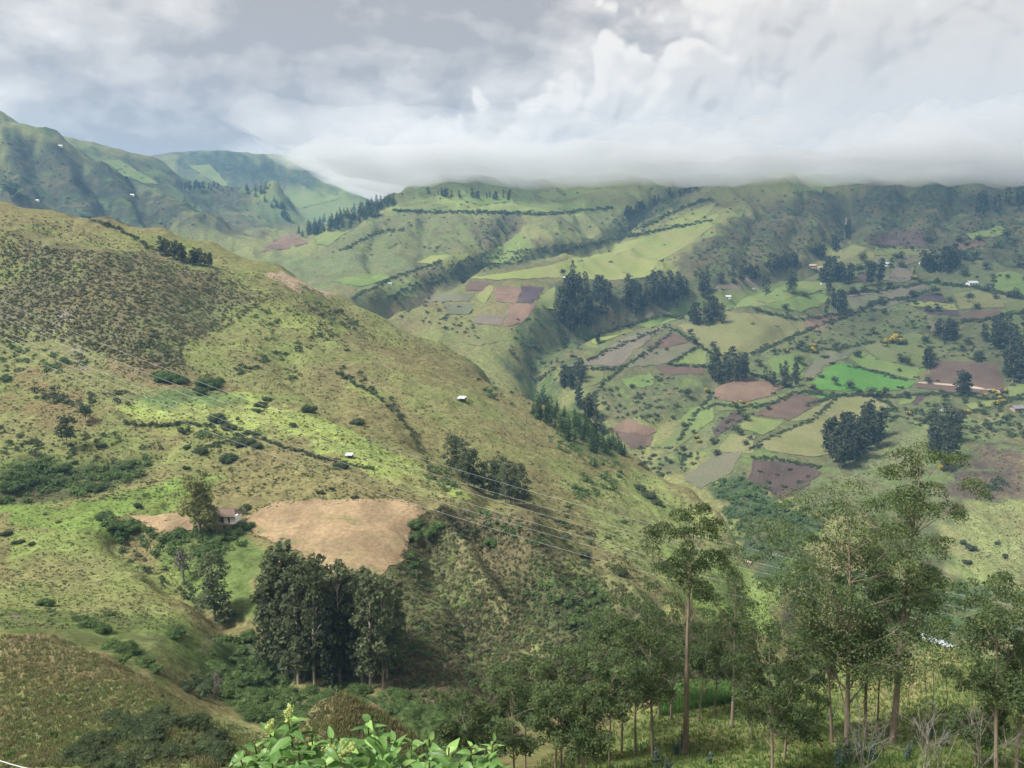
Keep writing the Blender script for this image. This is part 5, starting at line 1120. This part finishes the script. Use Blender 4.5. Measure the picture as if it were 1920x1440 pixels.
# maize patch behind the bare stemmed tree, and near grass
def blades(name, pts3, hlo, hhi, nb, spread, mat, label, seed, wid=.05):
    r = np.random.default_rng(seed); n = len(pts3); base = np.repeat(np.asarray(pts3), nb, 0); th = r.random(n*nb)*6.28; h = hlo+(hhi-hlo)*r.random(n*nb); off = r.normal(size=(n*nb, 2))*spread*.4
    b = base.copy(); b[:, :2] += off; tip = b.copy(); tip[:, 0] += np.cos(th)*spread; tip[:, 1] += np.sin(th)*spread; tip[:, 2] += h
    sd = np.c_[-np.sin(th), np.cos(th), np.zeros(n*nb)]*wid; mid = (b+tip)/2; mid[:, 2] += h*.15
    V = np.stack([b-sd, b+sd, mid+sd*.8, tip, mid-sd*.8], 1).reshape(-1, 3); k = np.arange(n*nb)*5
    F = np.concatenate([np.c_[k, k+1, k+2, k+4], np.c_[k+4, k+2, k+3, k+3]]); fl = [tuple(f) for f in F[:len(k)].tolist()]+[tuple(f[:3]) for f in F[len(k):].tolist()]
    me = bpy.data.meshes.new(name); me.from_pydata(V.tolist(), [], fl); me.materials.append(mat); me.update(); o = obj(name, me); o['kind'] = 'stuff'; o['label'] = label; return o
rg = np.random.default_rng(77)
W3, _ = poly_points([(1238,1312),(1262,1290),(1320,1280),(1372,1275),(1372,1318),(1300,1330),(1240,1345)], 1500, rg); W3[:, 2] -= .03
blades('maize_crop', W3, .5, 1.1, 6, .28, M_CORN, 'young green maize patch on the near slope', 1, .06)
W3, _ = poly_points([(1000,1440),(1130,1330),(1250,1305),(1400,1272),(1600,1232),(1760,1208),(1925,1228),(1925,1445),(1000,1445)], 9000, rg); W3[:, 2] -= .03
blades('grass', W3, .18, .55, 5, .16, M_GRASS, 'tufted meadow grass on the near slope', 2, .03)
W3, _ = poly_points([(0,1190),(100,1190),(260,1262),(400,1350),(560,1390),(640,1300),(780,1370),(800,1440),(0,1440)], 8000, rg); W3[:, 2] -= .03
blades('dry_grass', W3, .25, .7, 5, .2, leaf_mat('dry_grass_blades', (.225,.205,.098), (.175,.215,.080), .5, (.29,.25,.13), .3), 'dry tussock grass on the near knolls', 3, .04)

# ================================================================== elder bush right below the viewpoint
def elder_mat(name, a, b, c, tr):
    m, nt, out = new_mat(name); p = pos_node(nt); oi = nt.nodes.new('ShaderNodeObjectInfo'); n1 = noise_n(nt, p, 9, 4, .6); n2 = noise_n(nt, p, 45, 3, .6)
    col = mixc(nt, sstep(nt, n1.outputs[0], .35, .65), a, b); col = mixc(nt, mth(nt, 'MULTIPLY', sstep(nt, n2.outputs[0], .62, .72), .7), col, c)
    tco = nt.nodes.new('ShaderNodeTexCoord'); sp_ = nt.nodes.new('ShaderNodeSeparateXYZ'); nt.links.new(tco.outputs['Object'], sp_.inputs[0])
    rib = sstep(nt, mth(nt, 'ABSOLUTE', sp_.outputs['Y']), .022, .004); col = mixc(nt, mth(nt, 'MULTIPLY', rib, .5), col, (.30, .42, .16))
    v = mth(nt, 'MULTIPLY_ADD', oi.outputs['Random'], .7, .62); sv = nt.nodes.new('ShaderNodeVectorMath'); sv.operation = 'SCALE'; nt.links.new(col, sv.inputs[0]); nt.links.new(v, sv.inputs['Scale'])
    b_ = nt.nodes.new('ShaderNodeBsdfPrincipled'); b_.inputs['Roughness'].default_value = .42; b_.inputs['Specular IOR Level'].default_value = .35; nt.links.new(sv.outputs[0], b_.inputs['Base Color'])
    t_ = nt.nodes.new('ShaderNodeBsdfTranslucent'); nt.links.new(sv.outputs[0], t_.inputs[0]); mx = nt.nodes.new('ShaderNodeMixShader'); mx.inputs[0].default_value = tr
    nt.links.new(b_.outputs[0], mx.inputs[1]); nt.links.new(t_.outputs[0], mx.inputs[2]); nt.links.new(mx.outputs[0], out.inputs['Surface']); return m
M_ELD = elder_mat('elder_leaf_green', (.095,.210,.052), (.160,.300,.080), (.16,.18,.06), .36); M_ELD2 = elder_mat('elder_leaf_pale', (.210,.365,.095), (.275,.425,.125), (.34,.34,.12), .38)
M_STEM = plain_mat('elder_stem', (.115,.075,.045), .8, .3, 20)
M_BUD = leaf_mat('elder_flower', (.42,.50,.17), (.52,.56,.24), .3, None, 30)
def elder_leaf(bend, fold, seed):
    r = np.random.default_rng(seed); mb = MB(); n = 6; V = []
    for i in range(n+1):
        t = i/n; w = .235*math.sin(math.pi*min(1, t*.92+.08)**.85)*(1-.15*t)+(0 if i < n else 0); z = -bend*t*t
        wv = .012*math.sin(9*t+seed)
        V += [(t, -w, z+fold*w+wv), (t, 0, z), (t, w, z+fold*w-wv)]
    F = []
    for i in range(n): a = i*3; F += [(a, a+3, a+4, a+1), (a+1, a+4, a+5, a+2)]
    mb.add(V, F); return mb
LEAF = [elder_leaf(.25+.12*i, .25+.1*(i % 3), i) for i in range(5)]
ELD_N = 0
LEAF_ME = [l.mesh('leaf', M_ELD, smooth=True) for l in LEAF[:4]]+[LEAF[4].mesh('leaf', M_ELD2, smooth=True), LEAF[1].mesh('leaf', M_ELD2, smooth=True)]
def ray_pt(u, v, Y): dx, dy, dz = pix_dir(u, v); k = Y/float(dy); return np.array((float(dx)*k, Y, float(dz)*k))
ex, ey = -.72, 4.1
eld = empty('elder_bush', (ex, ey, float(hz(ex, ey))), 'fresh bright green leafy elder bush with pale flower heads just below the viewpoint', 'bush')
eb = np.array(eld.location)
TIPS = [(540,1345,3.9,1),(690,1352,3.8,0),(621,1384,3.7,0),(583,1372,4.0,0),(505,1372,4.0,1),(478,1398,3.9,0),(660,1392,4.1,0),(737,1388,3.7,0),(706,1378,4.0,0),(772,1392,3.9,0),(805,1386,4.1,0),(842,1402,3.9,0),(885,1398,3.8,0),(925,1388,4.0,0),(915,1425,3.8,0),(452,1425,3.8,0),(560,1412,3.6,0),(700,1420,3.6,0),(805,1425,3.6,0),(862,1432,3.6,0),(610,1430,3.5,0),(755,1435,3.5,0),(510,1432,3.6,0),(660,1438,3.4,0),(940,1445,3.9,0)]
re = np.random.default_rng(5); nl = 0
def put_leaf(base, d, L, roll, parent=eld):
    global nl
    d = Vector(d).normalized(); q = d.to_track_quat('X', 'Z'); o = obj('leaf', LEAF_ME[int(re.integers(6))], parent)
    o.matrix_basis = Matrix.Translation(Vector(base)-eld.location) @ q.to_matrix().to_4x4() @ Matrix.Rotation(roll, 4, 'X') @ Matrix.Diagonal((L, L*re.uniform(.85, 1.15), L, 1))
    nl += 1
bpy.context.view_layer.update()
for u, v, Y, fl in TIPS:
    tip = ray_pt(u, v, Y); root = eb+np.array(((tip[0]-eb[0])*.35, (tip[1]-eb[1])*.3, 0)); mid = root+(tip-root)*.55+np.array((0, 0, .12)); mid[:2] += (tip[:2]-root[:2])*.25
    mb = MB(); path = np.array([root, root+(mid-root)*.5, mid, mid+(tip-mid)*.5, tip])-eb; mb.tube(path, [.014, .012, .010, .007, .004], 5); obj('stem', mb.mesh('stem', M_STEM), eld)
    ax = (tip-mid); ax /= np.linalg.norm(ax)
    for k in range(11):
        if nl >= 285: break
        t = k//2; s = (k % 2)*math.pi; th = t*1.5+s+re.normal()*.25+u; base = tip-ax*(.008+.042*t)
        rise = .75-.22*t+re.normal()*.12; d = (math.cos(th), math.sin(th)*.9, rise); put_leaf(base, d, (.075+.020*min(t, 3))*re.uniform(.6, 1.25), re.normal()*.35)
    if fl:
        mb = MB(); leaves_on(mb, [(0, 0, .03), (0, 0, .0), (.012, 0, .05)], [(.024, .024, .028)]*3, 150, .012, re, 1.2, .9, .6, 0, -1); obj('flower_bud', mb.mesh('flower_bud', M_BUD), eld).location = (tip-eb).tolist()
pc = ray_pt(636, 1412, 3.45); mb = MB()                       # open flower panicle
for i in range(26):
    d = re.normal(size=3)*np.array((1, 1, .6)); d /= np.linalg.norm(d); d[2] = abs(d[2])*.8+.1; e = d*(.05+.035*re.random()); mb.tube([(0, 0, -.03), e*.6, e], [.0025, .0018, .0012], 3); leaves_on(mb, [e], [(.012, .012, .010)], 14, .009, re, 1.1, .9, .5, 0, -1)
obj('flower_panicle', mb.mesh('flower_panicle', M_BUD), eld).location = (pc-eb).tolist()
# the leaves deeper inside the bush, beyond telling apart
mb = MB()
for i in range(520):
    u, v, Y, _ = TIPS[int(re.integers(len(TIPS)))]; tip = ray_pt(u+re.normal()*22, v+28+abs(re.normal())*45, Y+re.normal()*.22)
    LV = np.concatenate(LEAF[int(re.integers(5))].v); LF = LEAF[0].f; d = Vector((re.normal(), re.normal(), .15+.35*re.normal())).normalized(); mtx = np.array((d.to_track_quat('X', 'Z').to_matrix() @ Matrix.Rotation(re.normal()*.5, 3, 'X'))); L = .10*re.uniform(.8, 1.25)
    mb.add((LV*L) @ mtx.T+(tip-eb), LF)
o = obj('inner_foliage', mb.mesh('inner_foliage', M_ELD, smooth=True), eld); o['kind'] = 'stuff'
print('elder leaves', nl)
# ================================================================== farmhouse, sheds, far houses
M_WHITE = plain_mat('whitewash', (.82, .81, .78), .9, .10, .8); M_ROOFT = plain_mat('old_clay_tiles', (.165, .120, .095), .95, .45, 1.8); M_DOOR = plain_mat('red_brown_door', (.17, .055, .035), .8, .2)
M_WOOD = plain_mat('weathered_wood', (.060, .048, .040), .9, .3); M_ZINC = plain_mat('zinc_roof', (.46, .475, .49), .5, .12, 1.0); M_REDR = plain_mat('red_tiles', (.25, .10, .07), .9, .3, 1.0); M_GREYR = plain_mat('grey_roof', (.17, .17, .18), .9, .2, 1.0); M_ADOBE = plain_mat('adobe_wall', (.36, .27, .20), .95, .2, 1.0)
p3 = at_ground(424, 979); S = px_m(p3)
hs = empty('farmhouse', (p3[0], p3[1], p3[2]+.25), 'white farmhouse with brown tiled roof, open porch and red brown door', 'house', None, R(-8))
def part(par, name, mat, *boxes):
    mb = MB()
    for lo, hi_ in boxes: mb.box(lo, hi_)
    return obj(name, mb.mesh(name, mat), par)
part(hs, 'plinth', M_ADOBE, ((-7.0, -2.8, -1.5), (5.0, 3.0, .12)))
w_ = part(hs, 'wall', M_WHITE, ((.2, -1.8, .12), (1.55, 2.6, 2.45)), ((2.35, -1.8, .12), (4.1, 2.6, 2.45)), ((1.55, -1.8, 2.05), (2.35, 2.6, 2.45)), ((1.55, -1.5, .12), (2.35, 2.6, 2.05)))
part(hs, 'end_wall', M_WHITE, ((4.35, -2.2, .0), (4.85, -.6, 3.0)))
part(hs, 'back_wall', M_ADOBE, ((-5.2, .6, .12), (.2, 2.6, 2.4)))
d_ = part(hs, 'door', M_DOOR, ((1.62, -1.62, .12), (2.28, -1.53, 1.98)))
part(hs, 'annex_wall', M_WHITE, ((-6.6, -1.6, .12), (-5.3, 1.5, 1.6)))
for x in (-5.0, -3.9, -2.8, -1.6, -.5): part(hs, 'porch_post', M_WOOD, ((x-.09, -1.9, .12), (x+.09, -1.72, 2.42)))
part(hs, 'porch_rail', M_WOOD, ((-5.0, -1.86, .75), (0.1, -1.78, .85)))
def hip_roof(par, name, x0, x1, y0, y1, z0, zr, ins, mat, th=.16):
    ym = (y0+y1)/2; mb = MB(); n = 16
    # courses of tiles as small steps down each slope
    for k in range(n):
        for sgn in (0, 1):
            a0, a1 = k/n, (k+1)/n+.02
            def row(t, lift):
                yy = (y0+(ym-y0)*t) if not sgn else (y1+(ym-y1)*t); return (x0+ins*t, yy, z0+(zr-z0)*t+lift), (x1-ins*t, yy, z0+(zr-z0)*t+lift)
            A, B = row(a0, .05); C_, D_ = row(min(a1, 1), .0); mb.add([A, B, D_, C_, (A[0], A[1], A[2]-th), (B[0], B[1], B[2]-th)], [(0, 1, 2, 3) if not sgn else (3, 2, 1, 0), (0, 4, 5, 1)])
    for xa, xb in ((x0, x0+ins), (x1, x1-ins)): mb.add([(xa, y0, z0+.03), (xa, y1, z0+.03), (xb, ym, zr+.02)], [(0, 1, 2)])
    return obj(name, mb.mesh(name, mat), par)
rf = hip_roof(hs, 'roof', -5.6, 4.5, -2.4, 3.2, 2.40, 4.35, 1.5, M_ROOFT)
mb = MB(); mb.tube([(-4.1, .4, 4.36), (-1, .4, 4.30), (3.0, .4, 4.36)], .14, 6); obj('ridge_tiles', mb.mesh('ridge_tiles', M_ROOFT), rf)
def shed(u, v, wpx, label, tilt=.35):
    q = at_ground(u, v); w = wpx*px_m(q); h = w*.55; d = w*.8
    s = empty('field_shed', (q[0], q[1], q[2]), label, 'shed', None, R(random.uniform(-15, 15)))
    mb = MB(); n = 8
    for i in range(n):                                   # corrugated sheets
        a = -w*.58+w*1.16*i/n; b = a+w*1.16/n; mb.add([(a, -d*.7, h*.80), (b, -d*.7, h*.83), (b, d*.7, h*1.25), (a, d*.7, h*1.22)], [(0, 1, 2, 3)]); mb.add([(a, -d*.7, h*.75), (b, -d*.7, h*.78), (b, -d*.7, h*.83), (a, -d*.7, h*.80)], [(0, 1, 2, 3)])
    obj('roof', mb.mesh('roof', M_ZINC), s)
    part(s, 'back_wall', M_WOOD, ((-w*.5, d*.3, -.3), (w*.5, d*.42, h*1.05)))
    for sx in (-1, 1): part(s, 'post', M_WOOD, ((sx*w*.46-.07, -d*.55, -.4), (sx*w*.46+.07, -d*.41, h*.82)))
shed(655, 858, 12, 'small white roofed shed on posts in the bright grass strip')
shed(866, 752, 13, 'small shed with a bright zinc roof high on the dry slope')
def house(u, v, wpx, label, wall=M_WHITE, roof=M_ZINC, k=.5, rot=0, group=None):
    q = at_ground(u, v, 300)
    if q is None: return
    w = wpx*px_m(q); d = w*.6; h = w*.28
    s = empty('cottage', (q[0], q[1], q[2]-.2), label, 'house', group, R(rot))
    part(s, 'wall', wall, ((-w*.5, -d*.5, -1.2), (w*.5, d*.5, h)))
    mb = MB(); a, b = w*.56, d*.62; mb.add([(-a, -b, h*.95), (a, -b, h*.95), (a, 0, h*1.75), (-a, 0, h*1.75), (-a, b, h*.95), (a, b, h*.95)], [(0, 1, 2, 3), (3, 2, 5, 4)]); mb.add([(-w*.5, -d*.5, h), (-w*.5, d*.5, h), (-w*.5, 0, h*1.72), (w*.5, -d*.5, h), (w*.5, d*.5, h), (w*.5, 0, h*1.72)], [(0, 2, 1), (3, 4, 5)])
    obj('roof', mb.mesh('roof', roof), s)
    part(s, 'door', M_WOOD, ((-w*.06, -d*.5-.06, -.1), (w*.06, -d*.5-.005, h*.75)))
    for sx in (-.3, .3): part(s, 'window', M_WOOD, ((w*sx-w*.06, -d*.5-.05, h*.35), (w*sx+w*.06, -d*.5-.005, h*.7)))
for a in [(1522,502,13,'long pale farmhouse under the wooded slope',M_ADOBE,M_ADOBE),(1537,504,9,'small white cottage beside the long pale farmhouse',M_WHITE,M_ADOBE),(1543,533,8,'white cottage beside the dark column tree',M_WHITE,M_GREYR),(1364,559,11,'cottage with pale blue grey roof on the light green pasture',M_WHITE,M_ZINC),(1411,543,6,'tiny white cottage left of the pointed conifer',M_WHITE,M_ZINC),
  (1664,498,11,'white roofed cottage above the brown fallow field',M_WHITE,M_ZINC),(1727,494,6,'tiny white cottage in the upper tree clump',M_WHITE,M_ZINC),(1822,535,15,'long white barn beside the fresh green field',M_WHITE,M_ZINC),(1768,770,11,'white farm cottage on the small lawn above the grove',M_WHITE,M_GREYR),(1796,775,14,'farm cottage with a red tiled roof',M_ADOBE,M_REDR),(1907,770,18,'grey roofed farm buildings near the crest field',M_ADOBE,M_GREYR),
  (1060,522,8,'white hut with two trees above the gorge wood',M_WHITE,M_ZINC),(731,533,7,'white hut in the small green clearing',M_WHITE,M_ZINC),(1402,1056,10,'pink walled house half hidden on the spur above the river',plain_mat('pink_wall', (.55,.33,.27)),M_ADOBE),(248,367,6,'tiny white house on the far left valley edge',M_WHITE,M_WHITE),(70,377,5,'tiny white house low on the misty left mountain',M_WHITE,M_WHITE),(113,275,6,'tiny white house high on the misty left mountain',M_WHITE,M_WHITE)]: house(*a, rot=random.uniform(-25, 25))
# ================================================================== water
M_FOAM = plain_mat('white_water', (.42, .45, .46), .3, .6, .9); M_FALL = plain_mat('falling_water', (.34, .36, .37), .4, .5, .08)
rv = sheet('river', [(1690,1176),(1712,1183),(1735,1190),(1762,1200),(1800,1216),(1795,1222),(1755,1207),(1725,1197),(1700,1188)], M_FOAM, .4, 1.5, 300)
if rv: rv['kind'] = 'structure'; rv['label'] = 'foaming white river rapids in the gorge'
wf = sheet('waterfall', [(1586,408),(1587.2,408),(1585.6,428),(1584.2,448),(1583.2,448),(1584.6,428)], M_FALL, .8, 4, 700, .0003)
if wf: wf['kind'] = 'structure'; wf['label'] = 'thin white waterfall in the dark gully'
# ================================================================== power cables
M_CABLE = plain_mat('aluminium_cable', (.45, .46, .45), .4, .05)
TOPW = [(-60,540),(0,563),(90,600),(259,667),(375,716),(562,786),(720,838),(862,884),(975,917),(1087,947),(1237,985),(1357,1016),(1462,1042),(1725,1099),(1867,1129),(1990,1154)]
wu = np.array([a for a, _ in TOPW], float); wv = np.array([b for _, b in TOPW], float)
cf = np.polyfit(wu, wv, 3); us = np.linspace(-60, 1990, 60)
for k, (dl, dr) in enumerate([(0, 0), (21, 24), (32, 42), (53, 62), (66, 76), (84, 98)]):
    off = dl+(dr-dl)*np.clip((us)/1920, 0, 1); Y = np.linspace(232, 186, 60)-k*1.2
    dx, dy, dz = pix_dir(us, np.polyval(cf, us)+off); q = Y/dy; mb = MB(); P3 = np.c_[dx*q, Y, dz*q]; mb.tube(P3, .034, 5)
    o = obj('power_cable', mb.mesh('power_cable', M_CABLE)); tag(o, ['uppermost power cable spanning the valley', 'second highest power cable spanning the valley', 'third highest power cable spanning the valley', 'third lowest power cable spanning the valley', 'second lowest power cable spanning the valley', 'lowest power cable spanning the valley'][k], 'cable', 'power cables across the valley')
a, b = ray_pt(-40, 1412, 5.2), ray_pt(110, 1452, 4.6); mb = MB(); mb.tube([a+(b-a)*t+np.array((0, 0, -.02*math.sin(math.pi*t))) for t in np.linspace(0, 1, 8)], .004, 5)
tag(obj('fence_wire', mb.mesh('fence_wire', M_CABLE)), 'pale fence wire strung just below the viewpoint', 'wire')
# ================================================================== cloud bank: its ragged foot lying on the mountain tops, as droplet volumes
def droplet_mat(name, dens):
    m, nt, out = new_mat(name); v = nt.nodes.new('ShaderNodeVolumePrincipled'); v.inputs['Color'].default_value = (.97, .98, 1.0, 1); v.inputs['Density'].default_value = dens; v.inputs['Anisotropy'].default_value = 0.2
    nt.links.new(v.outputs[0], out.inputs['Volume']); return m
CLOUD_FOOT_TOP = 0.0
def cloud_slab(name, x0, x1, y0, y1, zb, th, mat, label, nx=110, ny=44, rough=10, seed=0, skew=0.0, floor=.06):
    """closed lens of air droplets: flat uneven foot, billowed top, thinning out to its rim"""
    x = np.linspace(x0, x1, nx); y = np.linspace(y0, y1, ny); X, Y = np.meshgrid(x, y, indexing='ij')
    a = (X-x0)/(x1-x0); b = (Y-y0)/(y1-y0); edge = np.clip(np.minimum(np.minimum(a, 1-a)*(nx/9), np.minimum(b, 1-b)*4.5), 0, 1)**.7
    t = th*edge*np.clip(1.9*fbm(X+seed*91, Y, 300, 5, .55)-.35, floor, 3); B = zb+skew*(X-x0)+(fbm(X+seed*37, Y, 150, 5, .6)-.5)*rough*2+(1-edge)*th*.35
    T = B+np.maximum(t, .5)
    global CLOUD_FOOT_TOP
    if name == 'cloud_foot': CLOUD_FOOT_TOP = max(CLOUD_FOOT_TOP, float(T.max()))
    V = np.concatenate([np.stack([X, Y, B], -1).reshape(-1, 3), np.stack([X, Y, T], -1).reshape(-1, 3)]); N = nx*ny; F = []
    for i in range(nx-1):
        for j in range(ny-1):
            q = i*ny+j; F.append((q, q+1, q+ny+1, q+ny)); F.append((N+q, N+q+ny, N+q+ny+1, N+q+1))
    rim = [i*ny for i in range(nx)]+[(nx-1)*ny+j for j in range(1, ny)]+[i*ny+ny-1 for i in range(nx-2, -1, -1)]+[j for j in range(ny-2, 0, -1)]
    for p_, q in zip(rim, rim[1:]+rim[:1]): F.append((p_, q, N+q, N+p_))
    me = bpy.data.meshes.new(name); me.from_pydata(V.tolist(), [], F); me.materials.append(mat); me.update()
    import bmesh; bm = bmesh.new(); bm.from_mesh(me); bmesh.ops.recalc_face_normals(bm, faces=bm.faces); bm.to_mesh(me); bm.free()
    o = obj(name, me); o['kind'] = 'stuff'; o['label'] = label; return o
MM = droplet_mat('cloud_foot_air', .0105); M2 = droplet_mat('upper_cloud_air', .0040); MW = droplet_mat('thin_mist_air', .0012)
cloud_slab('cloud_foot', -430, 2300, 1480, 2500, 194, 100, MM, 'low grey cloud hiding the tops of the right hand mountains', rough=34, floor=.45)
cloud_slab('cloud_foot', -560, 2400, 1520, 2700, 204, 230, M2, 'billowing paler cloud rising above the mountain tops', rough=30, seed=2, floor=.25)
# ---- cloud added out of view to throw soft shade on the far valley side
cloud_slab('cloud', -420, 1550, 480, 1500, float(max(900, GZ.max()+120)), 190, droplet_mat('shade_cloud_droplets', .0034), 'grey cloud added out of view to shade the far valley side', 60, 50, 25, 7, floor=.4)
print('ZMAX', GZ.max())
# ================================================================== haze: the air of the valley
def box_obj(name, lo, hi):
    x0, y0, z0 = lo; x1, y1, z1 = hi
    v = [(x0,y0,z0),(x1,y0,z0),(x1,y1,z0),(x0,y1,z0),(x0,y0,z1),(x1,y0,z1),(x1,y1,z1),(x0,y1,z1)]
    f = [(0,3,2,1),(4,5,6,7),(0,1,5,4),(1,2,6,5),(2,3,7,6),(3,0,4,7)]
    me = bpy.data.meshes.new(name); me.from_pydata(v, [], f); o = bpy.data.objects.new(name, me); COL.objects.link(o); return o
print('TERRAIN z', GZ.min(), GZ.max())
haze = box_obj('haze', (-5400, -5400, float(GZ.min())-2), (5400, 5400, max(float(GZ.max()), CLOUD_FOOT_TOP)+12)); haze['kind'] = 'stuff'
hm = bpy.data.materials.new('haze_air'); hm.use_nodes = True; ht = hm.node_tree; ht.nodes.clear()
ho = ht.nodes.new('ShaderNodeOutputMaterial'); hv = ht.nodes.new('ShaderNodeVolumePrincipled')
hv.inputs['Color'].default_value = (.31, .60, 1.0, 1); hv.inputs['Density'].default_value = 0.000125; hv.inputs['Anisotropy'].default_value = 0.1
ht.links.new(hv.outputs[0], ho.inputs['Volume']); haze.data.materials.append(hm)
